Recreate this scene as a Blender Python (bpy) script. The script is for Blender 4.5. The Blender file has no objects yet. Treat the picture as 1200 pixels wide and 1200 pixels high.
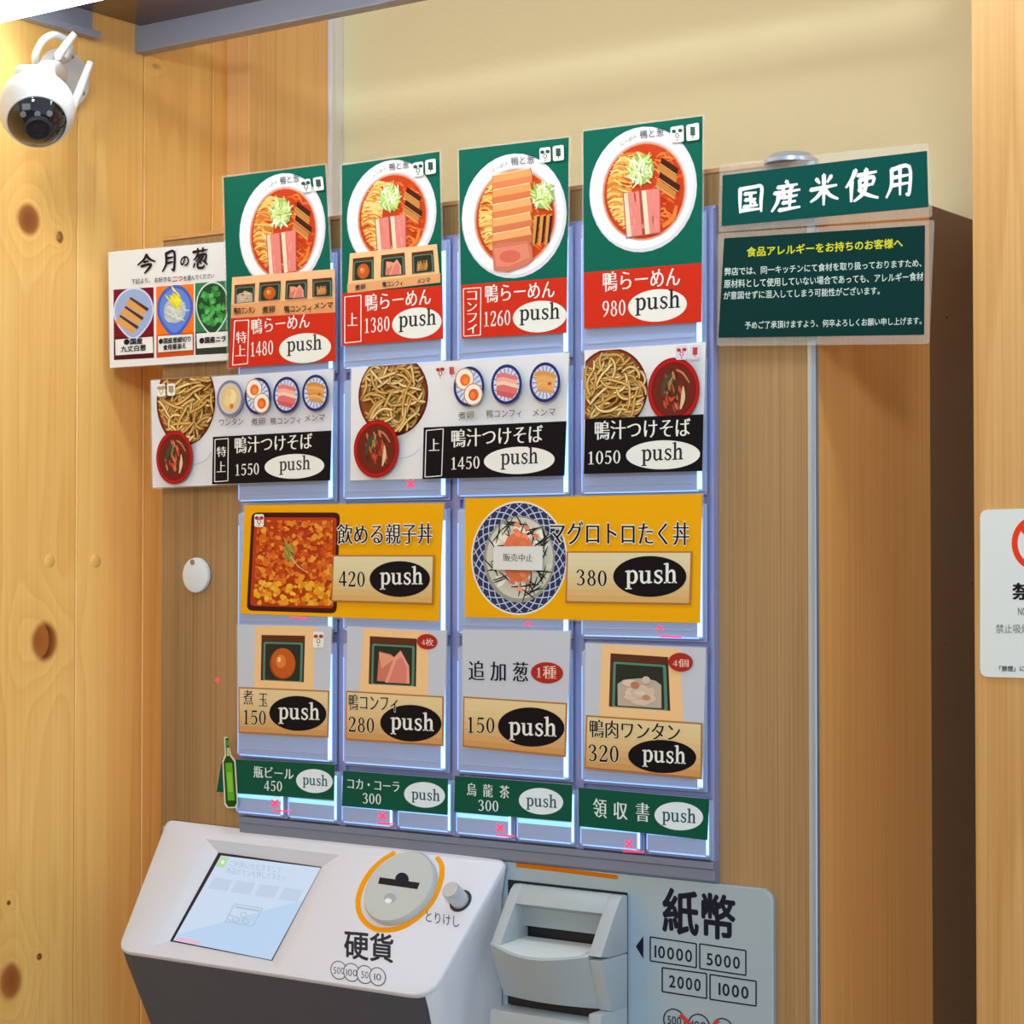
import bpy, bmesh, math, random
from mathutils import Vector, Matrix, geometry

sc = bpy.context.scene
COL = bpy.data.collections.new('place'); sc.collection.children.link(COL)
rnd = random.Random(7)
R = math.radians

# ------------------------------------------------------------ camera
F_PX = 2400.0
CAM = Vector((0.0, -1.2, 1.5))
YAW, PITCH = R(35.2), math.atan(55/2400.0)
cd = bpy.data.cameras.new('camera'); cam = bpy.data.objects.new('camera', cd); COL.objects.link(cam)
cam.location = CAM
cam.rotation_euler = (R(90)+PITCH, 0, YAW)
cd.sensor_fit = 'HORIZONTAL'; cd.sensor_width = 36; cd.lens = 36*F_PX/1200
cd.clip_start = 0.01
sc.camera = cam
# ------------------------------------------------------------ colour management, world, lights
sc.view_settings.view_transform = 'Standard'; sc.view_settings.look = 'None'
sc.view_settings.gamma = 1; sc.view_settings.use_curve_mapping = False
sc.view_settings.exposure = 0.0
w = bpy.data.worlds.new('room_light'); sc.world = w; w.use_nodes = True
bg = w.node_tree.nodes['Background']; bg.inputs[0].default_value = (.83, .95, 1.10, 1); bg.inputs[1].default_value = 0.64

def area(name, loc, target, sx, sy, power, col=(1, .95, .88), spread=180):
    l = bpy.data.lights.new(name, 'AREA'); l.shape = 'RECTANGLE'; l.size = sx; l.size_y = sy
    l.energy = power; l.color = col; l.spread = R(spread)
    o = bpy.data.objects.new(name, l); COL.objects.link(o); o.location = loc
    o.rotation_euler = (Vector(target)-Vector(loc)).to_track_quat('-Z', 'Y').to_euler()
    return o
# unseen area lights added in front: key from the right, low fill
area('front_right_key', (0.95, -2.9, 2.55), (-.8, 0, 1.5), .35, .35, 30, (.88, .96, 1))
area('front_fill_light', (-0.1, -3.6, 1.40), (-.8, 0, 1.65), 1.6, 1.1, 13, (.86, .95, 1))  # unseen fill added low in front to brighten the back wall
# unseen spot added for the timber wall, cone narrowed to keep off the rest
sl = bpy.data.lights.new('spotlight', 'SPOT'); sl.energy = 560; sl.color = (1, .93, .80)
sl.shadow_soft_size = .12; sl.spot_size = R(18); sl.spot_blend = .06
so = bpy.data.objects.new('spotlight', sl); COL.objects.link(so); so.location = (2.02, -4.76, 3.97)
so.rotation_euler = (Vector((-2.016, -.595, 1.60))-so.location).to_track_quat('-Z', 'Y').to_euler()

# ------------------------------------------------------------ helpers
ROT = cam.rotation_euler.to_matrix()
def ray(u, v):
    return ROT @ Vector(((u-600)/F_PX, (600-v)/F_PX, -1))
class Plane:
    """a real plane in the room: point + normal (normal points to the viewer's side)"""
    def __init__(s, p, n): s.p = Vector(p); s.n = Vector(n).normalized()
    def at(s, u, v, off=0.0):
        d = ray(u, v)
        t = (s.p+s.n*off-CAM).dot(s.n)/d.dot(s.n)
        return CAM+d*t
def YP(y): return Plane((0, y, 0), (0, -1, 0))
def XP(x): return Plane((x, 0, 0), (1, 0, 0))
def fx(u, y): return YP(y).at(u, 655).x
def fz(u, v, y): return YP(y).at(u, v).z
def lin(c):
    c = c/255.0
    return c/12.92 if c <= .04045 else ((c+.055)/1.055)**2.4
def rgb(r, g, b): return (lin(r), lin(g), lin(b), 1.0)

def mat(name, col, rough=.5, metal=0.0, emit=None, estr=1.0, coat=0.0, spec=.5, trans=0.0, alpha=1.0, ior=1.45, bump=None):
    m = bpy.data.materials.new(name); m.use_nodes = True
    nt = m.node_tree; b = nt.nodes['Principled BSDF']
    b.inputs['Base Color'].default_value = rgb(*col)
    b.inputs['Roughness'].default_value = rough; b.inputs['Metallic'].default_value = metal
    b.inputs['Coat Weight'].default_value = coat; b.inputs['Specular IOR Level'].default_value = spec
    b.inputs['Transmission Weight'].default_value = trans; b.inputs['Alpha'].default_value = alpha
    b.inputs['IOR'].default_value = ior
    if emit:
        b.inputs['Emission Color'].default_value = rgb(*emit); b.inputs['Emission Strength'].default_value = estr
    # faint procedural variation so that no surface is dead flat
    tc = nt.nodes.new('ShaderNodeTexCoord'); nz = nt.nodes.new('ShaderNodeTexNoise')
    nz.inputs['Scale'].default_value = bump[0] if bump else 60; nz.inputs['Detail'].default_value = 3
    nt.links.new(tc.outputs['Object'], nz.inputs['Vector'])
    if bump:
        bp = nt.nodes.new('ShaderNodeBump'); bp.inputs['Strength'].default_value = bump[1]; bp.inputs['Distance'].default_value = .001
        nt.links.new(nz.outputs['Fac'], bp.inputs['Height']); nt.links.new(bp.outputs['Normal'], b.inputs['Normal'])
    mr = nt.nodes.new('ShaderNodeMapRange'); mr.inputs[3].default_value = max(0, rough-.05); mr.inputs[4].default_value = min(1, rough+.05)
    nt.links.new(nz.outputs['Fac'], mr.inputs[0]); nt.links.new(mr.outputs[0], b.inputs['Roughness'])
    return m

def wood(name, c_light, c_mid, c_dark, uax='X', ring=9.0, ring_amt=.5, fine=260, fine_amt=.35, rough=.45, knots=(), coat=0.0, seed=0.0, zs=.55, bump=.15):
    """long-grained timber: rings stretched along Z; knots is a list of (y, z, ry, rz, strength)"""
    m = bpy.data.materials.new(name); m.use_nodes = True
    nt = m.node_tree; N = nt.nodes; L = nt.links; b = N['Principled BSDF']
    b.inputs['Roughness'].default_value = rough; b.inputs['Coat Weight'].default_value = coat
    tc = N.new('ShaderNodeTexCoord')
    def mth(op, a, c=None, clamp=False):
        n = N.new('ShaderNodeMath'); n.operation = op; n.use_clamp = clamp
        for i, q in enumerate((a, c)):
            if q is None: continue
            if isinstance(q, (int, float)): n.inputs[i].default_value = q
            else: L.new(q, n.inputs[i])
        return n.outputs[0]
    def vec(op, a, c):
        n = N.new('ShaderNodeVectorMath'); n.operation = op
        for i, q in enumerate((a, c)):
            if isinstance(q, (tuple, list)): n.inputs[i].default_value = q
            else: L.new(q, n.inputs[i])
        return n.outputs[0]
    oi = N.new('ShaderNodeObjectInfo')
    sh = mth('MULTIPLY', oi.outputs['Random'], 3.0)
    cx = N.new('ShaderNodeCombineXYZ'); L.new(sh, cx.inputs[0]); L.new(sh, cx.inputs[1]); L.new(sh, cx.inputs[2])
    P = vec('ADD', tc.outputs['Object'], cx.outputs[0])
    P = vec('ADD', P, (seed, seed, seed*.7))
    n1 = N.new('ShaderNodeTexNoise'); n1.inputs['Scale'].default_value = 1.0; n1.inputs['Detail'].default_value = 1.5
    L.new(vec('MULTIPLY', P, (ring, ring, zs*1.6)), n1.inputs['Vector'])
    val = mth('MULTIPLY', n1.outputs['Fac'], 9.0)
    n2 = N.new('ShaderNodeTexNoise'); n2.inputs['Scale'].default_value = 1.0; n2.inputs['Detail'].default_value = 3
    L.new(vec('MULTIPLY', P, (30, 30, 5)), n2.inputs['Vector'])
    val = mth('ADD', val, mth('MULTIPLY', n2.outputs['Fac'], .35))
    kmask = None; halo = None
    for (ky, kz, ry, rz, st) in knots:
        d = vec('SUBTRACT', tc.outputs['Object'], (0, ky, kz))
        d = vec('MULTIPLY', d, (0, 1/ry, 1/rz))
        ln = N.new('ShaderNodeVectorMath'); ln.operation = 'LENGTH'; L.new(d, ln.inputs[0]); dd = ln.outputs['Value']
        dd = mth('ADD', dd, mth('MULTIPLY', mth('SUBTRACT', n2.outputs['Fac'], .5), .5))
        g = mth('POWER', 2.718, mth('MULTIPLY', mth('MULTIPLY', dd, dd), -.16))
        val = mth('ADD', val, mth('MULTIPLY', g, 3.0*st))
        k = N.new('ShaderNodeMapRange'); k.interpolation_type = 'SMOOTHSTEP'
        k.inputs[1].default_value = .75; k.inputs[2].default_value = 1.25; k.inputs[3].default_value = st; k.inputs[4].default_value = 0
        L.new(dd, k.inputs[0])
        kmask = k.outputs[0] if kmask is None else mth('MAXIMUM', kmask, k.outputs[0])
    fr = mth('FRACT', val)
    rr = N.new('ShaderNodeValToRGB'); rr.color_ramp.interpolation = 'EASE'
    e = rr.color_ramp.elements; e[0].position = 0; e[0].color = (0, 0, 0, 1); e[1].position = .62; e[1].color = (.55, .55, .55, 1)
    x = e.new(.86); x.color = (1, 1, 1, 1); x = e.new(1.0); x.color = (0, 0, 0, 1)
    L.new(fr, rr.inputs[0])
    ringv = mth('MULTIPLY', rr.outputs[0], ring_amt)
    n3 = N.new('ShaderNodeTexNoise'); n3.inputs['Scale'].default_value = 1.0; n3.inputs['Detail'].default_value = 4
    L.new(vec('MULTIPLY', P, (fine, fine, 3.0)), n3.inputs['Vector'])
    fv = mth('MULTIPLY', mth('SUBTRACT', n3.outputs['Fac'], .38), fine_amt*3.0)
    n4 = N.new('ShaderNodeTexNoise'); n4.inputs['Scale'].default_value = 1.0; n4.inputs['Detail'].default_value = 2
    L.new(vec('MULTIPLY', P, (14, 14, 1.2)), n4.inputs['Vector'])
    bv = mth('MULTIPLY', mth('SUBTRACT', n4.outputs['Fac'], .42), 1.1)
    tot = mth('ADD', mth('ADD', ringv, fv), bv, True)
    cr = N.new('ShaderNodeValToRGB'); e = cr.color_ramp.elements
    e[0].color = rgb(*c_light); e[0].position = 0; e[1].color = rgb(*c_dark); e[1].position = 1
    x = e.new(.5); x.color = rgb(*c_mid)
    L.new(tot, cr.inputs[0]); out = cr.outputs[0]
    if kmask is not None:
        mx = N.new('ShaderNodeMix'); mx.data_type = 'RGBA'
        L.new(kmask, mx.inputs[0]); L.new(out, mx.inputs[6])
        kr = N.new('ShaderNodeValToRGB'); ke = kr.color_ramp.elements
        ke[0].color = rgb(176, 104, 46); ke[1].color = rgb(112, 54, 22); ke[0].position = .25; ke[1].position = .95
        L.new(fr, kr.inputs[0]); L.new(kr.outputs[0], mx.inputs[7]); out = mx.outputs[2]
    L.new(out, b.inputs['Base Color'])
    bp = N.new('ShaderNodeBump'); bp.inputs['Strength'].default_value = bump; bp.inputs['Distance'].default_value = .0006
    L.new(tot, bp.inputs['Height']); L.new(bp.outputs['Normal'], b.inputs['Normal'])
    return m

# ---- object helpers: meshes are written in room coordinates
def link(name, me, material, parent=None, smooth=False):
    if material is not None:
        for mm in (material if isinstance(material, (list, tuple)) else [material]): me.materials.append(mm)
    o = bpy.data.objects.new(name, me); COL.objects.link(o)
    if smooth:
        me.polygons.foreach_set('use_smooth', [True]*len(me.polygons))
    if parent is not None:
        o.parent = parent
        o.matrix_parent_inverse = Matrix.Translation(-Vector(parent.get('_org', (0, 0, 0))))
    return o
def recentre(o):
    me = o.data; n = len(me.vertices)
    lo = Vector((min(v.co[i] for v in me.vertices) for i in range(3))); hi = Vector((max(v.co[i] for v in me.vertices) for i in range(3)))
    c = Vector(((lo.x+hi.x)/2, (lo.y+hi.y)/2, lo.z))
    me.transform(Matrix.Translation(-c)); o.location = c
def thing(name, label, cat, loc, group=None):
    o = bpy.data.objects.new(name, None); COL.objects.link(o); o.location = loc; o.empty_display_size = .02
    o['label'] = label; o['category'] = cat; o['_org'] = tuple(loc)
    if group: o['group'] = group
    return o
def structure(o): o['kind'] = 'structure'; return o

def bm_obj(name, bm, material, parent=None, bevel=0.0, seg=2, smooth=False, autos=True):
    bmesh.ops.recalc_face_normals(bm, faces=bm.faces)
    if bevel > 0:
        ed = [e for e in bm.edges if len(e.link_faces) == 2 and e.calc_face_angle(0) > .5]
        bmesh.ops.bevel(bm, geom=ed, offset=bevel, segments=seg, profile=.6, affect='EDGES', clamp_overlap=True)
    me = bpy.data.meshes.new(name); bm.to_mesh(me); bm.free()
    o = link(name, me, material, parent)
    if smooth:
        me.polygons.foreach_set('use_smooth', [True]*len(me.polygons))
        try: me.set_sharp_from_angle(angle=R(38))
        except Exception: pass
    return o
def add_box(bm, x0, x1, y0, y1, z0, z1, mi=0):
    vs = [bm.verts.new(p) for p in ((x0, y0, z0), (x1, y0, z0), (x1, y1, z0), (x0, y1, z0), (x0, y0, z1), (x1, y0, z1), (x1, y1, z1), (x0, y1, z1))]
    for f in ((0, 1, 5, 4), (1, 2, 6, 5), (2, 3, 7, 6), (3, 0, 4, 7), (4, 5, 6, 7), (3, 2, 1, 0)):
        fc = bm.faces.new([vs[i] for i in f]); fc.material_index = mi
    return vs
def box(name, x0, x1, y0, y1, z0, z1, m, parent=None, bevel=0.0, seg=2):
    bm = bmesh.new(); add_box(bm, min(x0, x1), max(x0, x1), min(y0, y1), max(y0, y1), min(z0, z1), max(z0, z1))
    return bm_obj(name, bm, m, parent, bevel, seg, smooth=bevel > 0)
def add_prism(bm, pts, x0, x1):
    """profile pts (y, z) extruded along X"""
    a = [bm.verts.new((x0, y, z)) for y, z in pts]; c = [bm.verts.new((x1, y, z)) for y, z in pts]
    n = len(pts)
    for i in range(n): bm.faces.new((a[i], a[(i+1) % n], c[(i+1) % n], c[i]))
    bm.faces.new(a[::-1]); bm.faces.new(c)
def frame_of(d):
    d = d.normalized(); a = Vector((0, 0, 1)) if abs(d.z) < .9 else Vector((1, 0, 0))
    u = d.cross(a).normalized(); v = d.cross(u).normalized(); return d, u, v
def lathe(name, org, axis, prof, m, parent=None, seg=40, mats=None):
    """prof: list of (radius, height along axis)"""
    d, u, v = frame_of(Vector(axis)); bm = bmesh.new(); rings = []
    for r, h in prof:
        if r < 1e-7: rings.append([bm.verts.new(Vector(org)+d*h)])
        else: rings.append([bm.verts.new(Vector(org)+d*h+(u*math.cos(a)+v*math.sin(a))*r) for a in (2*math.pi*i/seg for i in range(seg))])
    for k in range(len(rings)-1):
        A, B = rings[k], rings[k+1]
        for i in range(seg):
            j = (i+1) % seg
            if len(A) == 1 and len(B) == 1: continue
            if len(A) == 1: bm.faces.new((A[0], B[i], B[j]))
            elif len(B) == 1: bm.faces.new((A[i], A[j], B[0]))
            else: bm.faces.new((A[i], A[j], B[j], B[i]))
    return bm_obj(name, bm, m, parent, smooth=True)
def crom(pts, n=8, closed=False):
    P = [Vector(p) for p in pts]; out = []
    m = len(P)
    rng = m if closed else m-1
    for i in range(rng):
        if closed: a, b, c, d = P[(i-1) % m], P[i], P[(i+1) % m], P[(i+2) % m]
        else: a, b, c, d = P[max(i-1, 0)], P[i], P[i+1], P[min(i+2, m-1)]
        for k in range(n):
            t = k/n
            out.append(.5*((2*b)+(c-a)*t+(2*a-5*b+4*c-d)*t*t+(3*b-a-3*c+d)*t**3))
    if not closed: out.append(P[-1])
    return out
def tube(name, pts, r, m, parent=None, seg=12, n=8, taper=None):
    P = crom(pts, n); bm = bmesh.new(); rings = []
    d, u, v = frame_of(P[1]-P[0])
    for i, p in enumerate(P):
        t = (P[min(i+1, len(P)-1)]-P[max(i-1, 0)]).normalized()
        u = (u-t*u.dot(t)).normalized(); v = t.cross(u)
        rr = r if taper is None else r+(taper-r)*i/(len(P)-1)
        rings.append([bm.verts.new(p+(u*math.cos(a)+v*math.sin(a))*rr) for a in (2*math.pi*k/seg for k in range(seg))])
    for A, B in zip(rings, rings[1:]):
        for i in range(seg): bm.faces.new((A[i], A[(i+1) % seg], B[(i+1) % seg], B[i]))
    bm.faces.new(rings[0][::-1]); bm.faces.new(rings[-1])
    return bm_obj(name, bm, m, parent, smooth=True)

# ------------------------------------------------------------ glyphs
_gc = {}
def glyph(ch, off):
    """2D triangles of one character of Blender's built-in font, in em units"""
    key = (ch, off)
    if key in _gc: return _gc[key]
    cu = bpy.data.curves.new('g', 'FONT'); cu.body = ch; cu.size = 1; cu.offset = off; cu.resolution_u = 3; cu.fill_mode = 'FRONT'
    ob = bpy.data.objects.new('g', cu); me = ob.to_mesh()
    V = [(v.co.x, v.co.y) for v in me.vertices]; Fs = [tuple(p.vertices) for p in me.polygons]
    ob.to_mesh_clear(); bpy.data.objects.remove(ob); bpy.data.curves.remove(cu)
    _gc[key] = (V, Fs); return _gc[key]

def ribbon2(pts, n=5, closed=False):
    """pts (x, y, width) -> list of quads in 2D following a smooth stroke"""
    P = crom([(x, y, w) for x, y, w in pts], n, closed); m = len(P); L_, R_ = [], []
    for i in range(m):
        a = P[(i-1) % m] if closed else P[max(i-1, 0)]; b = P[(i+1) % m] if closed else P[min(i+1, m-1)]
        dx, dy = b[0]-a[0], b[1]-a[1]; l = math.hypot(dx, dy) or 1e-9; nx, ny = -dy/l, dx/l; h = P[i][2]/2
        L_.append((P[i][0]+nx*h, P[i][1]+ny*h)); R_.append((P[i][0]-nx*h, P[i][1]-ny*h))
    return [[L_[i], L_[(i+1) % m], R_[(i+1) % m], R_[i]] for i in range(m if closed else m-1)]
def ring2(cx, cy, rx, ry, ws, wt):
    pts = []
    for k in range(20):
        a = 2*math.pi*k/20; pts.append((cx+rx*math.cos(a), cy+ry*math.sin(a), ws*abs(math.cos(a))**1.3+wt*(1-abs(math.cos(a))**1.3)))
    return ribbon2(pts, 1, True)
def rect2(x0, y0, x1, y1): return [[(x0, y0), (x1, y0), (x1, y1), (x0, y1)]]
six = [(.38, .665, .02), (.25, .59, .06), (.13, .42, .085), (.09, .2, .09), (.14, .05, .06), (.24, .012, .03), (.35, .07, .075), (.385, .21, .09), (.33, .34, .06), (.23, .385, .03), (.13, .3, .03)]
SER = {
 '0': (ring2(.24, .335, .155, .32, .09, .028), .5),
 '1': (rect2(.205, 0, .295, .66)+[[(.1, .575), (.12, .56), (.21, .6), (.27, .67)]]+rect2(.1, 0, .4, .028), .5),
 '2': (ribbon2([(.075, .5, .06), (.11, .61, .045), (.23, .655, .035), (.35, .58, .09), (.355, .45, .09), (.24, .26, .055), (.075, .06, .03)])+[[(.05, 0), (.4, 0), (.385, .075), (.07, .075)], [(.36, .06), (.4, 0), (.435, .16), (.41, .16)]], .5),
 '3': (ribbon2([(.075, .53, .07), (.13, .63, .04), (.23, .655, .035), (.335, .58, .085), (.33, .45, .07), (.2, .355, .03)])+ribbon2([(.2, .355, .03), (.34, .29, .07), (.375, .17, .09), (.31, .045, .06), (.19, .012, .03), (.075, .07, .07)]), .5),
 '4': (rect2(.27, 0, .355, .67)+ribbon2([(.3, .65, .035), (.04, .21, .03)], 1)+rect2(.025, .16, .45, .215), .5),
 '5': (rect2(.12, .59, .4, .66)+ribbon2([(.13, .64, .028), (.1, .35, .028)], 1)+ribbon2([(.1, .36, .03), (.22, .405, .04), (.34, .34, .08), (.38, .2, .09), (.31, .05, .06), (.19, .012, .03), (.075, .065, .07)]), .5),
 '7': (rect2(.06, .6, .42, .665)+[[(.06, .66), (.06, .5), (.085, .5), (.1, .6)]]+ribbon2([(.41, .63, .04), (.26, .3, .06), (.2, 0, .085)]), .5),
 '6': (ribbon2(six), .5), '9': ([[(.48-x, .67-y) for x, y in q] for q in ribbon2(six)], .5),
 '8': (ring2(.24, .5, .115, .145, .075, .03)+ring2(.24, .18, .15, .17, .085, .03), .5),
 'p': (rect2(.09, -.2, .18, .43)+rect2(.02, -.2, .25, -.175)+[[(.015, .4), (.1, .4), (.18, .455), (.015, .42)]]+ribbon2([(.16, .36, .03), (.28, .43, .045), (.395, .37, .08), (.43, .22, .1), (.39, .07, .08), (.28, .01, .04), (.16, .06, .03)]), .52),
 'u': (ribbon2([(.115, .43, .088), (.115, .15, .088), (.14, .05, .07), (.24, .015, .045), (.36, .09, .03)])+rect2(.015, .405, .12, .43)+rect2(.345, 0, .435, .43)+rect2(.26, .405, .36, .43)+[[(.43, 0), (.51, .02), (.51, .04), (.43, .04)]], .54),
 's': (ribbon2([(.345, .33, .025), (.31, .41, .035), (.21, .43, .04), (.11, .37, .07), (.14, .27, .075), (.27, .2, .08), (.335, .11, .075), (.25, .012, .045), (.14, .02, .04), (.075, .11, .025)])+rect2(.33, .31, .35, .43)+rect2(.065, .01, .085, .13), .42),
 'h': (rect2(.085, 0, .175, .68)+[[(.01, .65), (.09, .65), (.175, .7), (.01, .67)]]+rect2(.01, 0, .25, .026)+ribbon2([(.16, .33, .03), (.27, .425, .055), (.37, .4, .08), (.395, .28, .09), (.395, 0, .09)])+rect2(.3, 0, .5, .026), .54),
}
def st(*p): return p
BRUSH = {
 '国': [((14,12),(13,50),(14,94)), ((14,15),(60,11),(86,13),(84,60),(85,96)), ((16,86),(82,85)), ((29,32),(70,30)), ((31,52),(68,51)), ((26,74),(74,72)), ((49,31),(49,73)), ((58,58),(67,67))],
 '産': [((48,1),(54,12)), ((22,19),(82,14)), ((36,21),(41,31)), ((66,18),(57,31)), ((12,37),(90,32)), ((25,36),(21,65),(3,95)), ((42,40),(31,57)), ((38,53),(82,49)), ((37,70),(77,67)), ((26,92),(90,87)), ((59,39),(57,90))],
 '米': [((26,14),(37,29)), ((74,8),(60,28)), ((7,46),(50,42),(93,38)), ((50,3),(50,50),(49,98)), ((47,46),(30,68),(6,84)), ((52,46),(70,68),(97,82))],
 '使': [((32,2),(21,28),(3,52)), ((20,34),(19,96)), ((38,19),(94,13)), ((45,32),(43,55)), ((45,33),(84,29),(80,53)), ((44,52),(82,49)), ((63,3),(61,56),(50,78),(26,95)), ((42,60),(62,77),(99,92))],
 '用': [((23,10),(22,60),(4,96)), ((23,13),(84,8),(84,88),(72,88)), ((24,37),(82,33)), ((24,60),(82,57)), ((52,12),(52,92))],
 '今': [((52,2),(38,26),(4,52)), ((50,6),(68,28),(98,44)), ((38,40),(64,37)), ((24,60),(74,54),(60,78),(40,98))],
 '月': [((32,6),(33,60),(12,98)), ((32,9),(76,5),(75,94),(62,88)), ((34,33),(72,31)), ((34,57),(72,55))],
 '葱': [((6,16),(94,11)), ((34,2),(36,25)), ((66,1),(64,24)), ((37,25),(26,42),(9,56)), ((30,37),(84,33),(76,64),(64,60)), ((50,37),(40,52),(22,64)), ((68,37),(54,58),(36,68)), ((16,72),(8,92)), ((34,69),(37,93),(68,94),(72,82)), ((49,66),(56,77)), ((78,68),(93,84))],
}
_bc = {}
def brush(ch):
    if ch in _bc: return _bc[ch]
    q = []
    for s in BRUSH[ch]:
        n = len(s); pts = []
        for i, (x, y) in enumerate(s):
            wd = .14 if i == 0 else (.12 if i < n-1 else .07)
            pts.append((x/100, (100-y)/100, wd))
        one = ribbon2(pts, 4)
        q.append(one); x, y = s[0]; q.append([[(x/100-.055, (100-y)/100-.02), (x/100-.01, (100-y)/100+.06), (x/100+.055, (100-y)/100+.01), (x/100+.01, (100-y)/100-.06)]])
    _bc[ch] = q; return q

# ------------------------------------------------------------ flat print
def attr_mat(name, rough, coat, emit=0.0):
    m = bpy.data.materials.new(name); m.use_nodes = True; nt = m.node_tree; b = nt.nodes['Principled BSDF']
    a = nt.nodes.new('ShaderNodeAttribute'); a.attribute_name = 'Col'
    nt.links.new(a.outputs['Color'], b.inputs['Base Color'])
    tc = nt.nodes.new('ShaderNodeTexCoord'); nz = nt.nodes.new('ShaderNodeTexNoise'); nz.inputs['Scale'].default_value = 45
    nt.links.new(tc.outputs['Object'], nz.inputs['Vector'])
    mr = nt.nodes.new('ShaderNodeMapRange'); mr.inputs[3].default_value = rough-.06; mr.inputs[4].default_value = rough+.06
    nt.links.new(nz.outputs['Fac'], mr.inputs[0]); nt.links.new(mr.outputs[0], b.inputs['Roughness'])
    b.inputs['Coat Weight'].default_value = coat; b.inputs['Coat Roughness'].default_value = .12; b.inputs['Specular IOR Level'].default_value = .10
    if emit:
        for l_ in list(b.inputs['Base Color'].links): nt.links.remove(l_)
        b.inputs['Base Color'].default_value = (.03, .03, .035, 1)
        nt.links.new(a.outputs['Color'], b.inputs['Emission Color']); b.inputs['Emission Strength'].default_value = emit
    return m
PRINT = attr_mat('printed_paper', .45, .03)
INK = attr_mat('ink_on_plastic', .45, 0.0)
LAYER = 1.8e-5; MICRO = 1.4e-6
class Art:
    """flat printing on one plane; shapes are stacked in hair-thin layers"""
    def __init__(s, plane, off=0.0): s.pl = plane; s.V = []; s.F = []; s.C = []; s.k = 0; s.off = off; s.g = 0
    def up(s, n=1): s.k += n; return s
    def raw(s, pts, col, k=None, g=None):
        if g is None: s.g += 1; g = s.g
        o = s.off+(s.k if k is None else k)*LAYER+(g % 12)*MICRO; b = len(s.V)
        for u, v in pts: s.V.append(s.pl.at(u, v, o))
        s.F.append(tuple(range(b, b+len(pts)))); s.C.append(col)
    def poly(s, pts, col): s.up(); s.raw(pts, col)
    def ellipse(s, cx, cy, rx, ry, col, sl=0.0, n=36, a0=0, a1=360, wob=0):
        s.up(); s.raw([(cx+rx*math.cos(R(a)), cy+ry*math.sin(R(a))+sl*rx*math.cos(R(a))) for a in (a0+(a1-a0)*i/n for i in range(n))], col)
    def arc(s, cx, cy, rx, ry, w, col, sl=0.0, n=40, a0=0, a1=360):
        s.up()
        for i in range(n):
            q = []
            for a, r in ((i, 0), (i+1, 0), (i+1, 1), (i, 1)):
                t = R(a0+(a1-a0)*a/n); q.append((cx+(rx-w*r)*math.cos(t), cy+(ry-w*r)*math.sin(t)+sl*rx*math.cos(t)))
            s.raw(q, col)
    def stroke(s, pts, col, n=4, same=False):
        if not same: s.up()
        for q in ribbon2(pts, n): s.raw(q, col)
    def line(s, p, q, w, col): s.stroke([(p[0], p[1], w), (q[0], q[1], w)], col, 1)
    def outline(s, c, w, col):
        s.up()
        for i in range(4):
            p, q = c[i], c[(i+1) % 4]
            for quad in ribbon2([(p[0], p[1], w), (q[0], q[1], w)], 1): s.raw(quad, col)
    def rrect(s, c, r, col):
        """rounded quadrilateral c = four corners"""
        pts = []
        for i in range(4):
            P, A, B = Vector(c[i]), Vector(c[i-1]), Vector(c[(i+1) % 4])
            a = P+(A-P).normalized()*r; b = P+(B-P).normalized()*r
            for k in range(5):
                t = k/4; pts.append(tuple(a*(1-t)**2+P*2*t*(1-t)+b*t*t))
        s.poly(pts, col)
    def text(s, body, x0, y0, x1, y1, h, col, style='sans', wt=0.0, halo=None, track=1.0, ital=0.0, em=False):
        """lettering whose box spans baseline-left (x0, y0) to baseline-right (x1, y1), h pixels tall (lowest to highest ink)"""
        T = []; cur = 0.0
        gid = [s.g]
        def put(polys, dx, layer, dy=0.0, each=False):
            gid[0] += 1
            for q in polys:
                if each: gid[0] += 1
                T.append(([(x+dx, y+dy) for x, y in q], layer, gid[0]))
        def fat(q, cur, layer, r, n=8):
            put(q, cur, layer)
            for k in range(n): put(q, cur+r*math.cos(2*math.pi*k/n), layer, r*math.sin(2*math.pi*k/n))
        for ch in body:
            if ch == ' ': cur += .3; continue
            if ch == '　': cur += 1; continue
            if style == 'brush' and ch in BRUSH:
                for sq in brush(ch): put(sq, cur, 0)
                cur += 1.08*track; continue
            if style in ('serif', 'mincho') and ch in SER:
                q, adv = SER[ch]
                fat(q, cur, 0, .011 if ch in 'push' else .007, 4)
                if halo: fat(q, cur, -1, .04)
                cur += adv*track; continue
            cjk = ord(ch) > 0x2000
            if style == 'mincho':
                V, Fs = glyph(ch, -.008); q = [[V[i] for i in f] for f in Fs]
                for d in (-.024, 0, .024): put(q, cur+d, 0)
                if halo: fat(q, cur, -1, .055)
            else:
                V, Fs = glyph(ch, 0.0); q = [[V[i] for i in f] for f in Fs]
                if wt: fat(q, cur, 0, wt, 6)
                else: put(q, cur, 0)
            if cjk: cur += 1.0*track
            else:
                cur += (max(v[0] for v in V)-min(min(v[0] for v in V), 0)+.06)*track
        ink = [t for t in T if t[1] == 0]
        xs = [p[0] for q, _, _ in ink for p in q]; ys = [p[1] for q, _, _ in ink for p in q]
        a, b, c, d = min(xs), max(xs), min(ys), max(ys)
        if 'p' in body: y0 += h*.215; y1 += h*.215
        if em: c, d = -.12, .88
        s.up(2)
        s.g = gid[0]
        for q, ly, gg in T:
            s.raw([((x0+(x1-x0)*(p[0]-a)/(b-a))+ital*(p[1]-c), (y0+(y1-y0)*(p[0]-a)/(b-a))-h*(p[1]-c)/(d-c)) for p in q], halo if ly else col, s.k+ly, gg)
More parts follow.
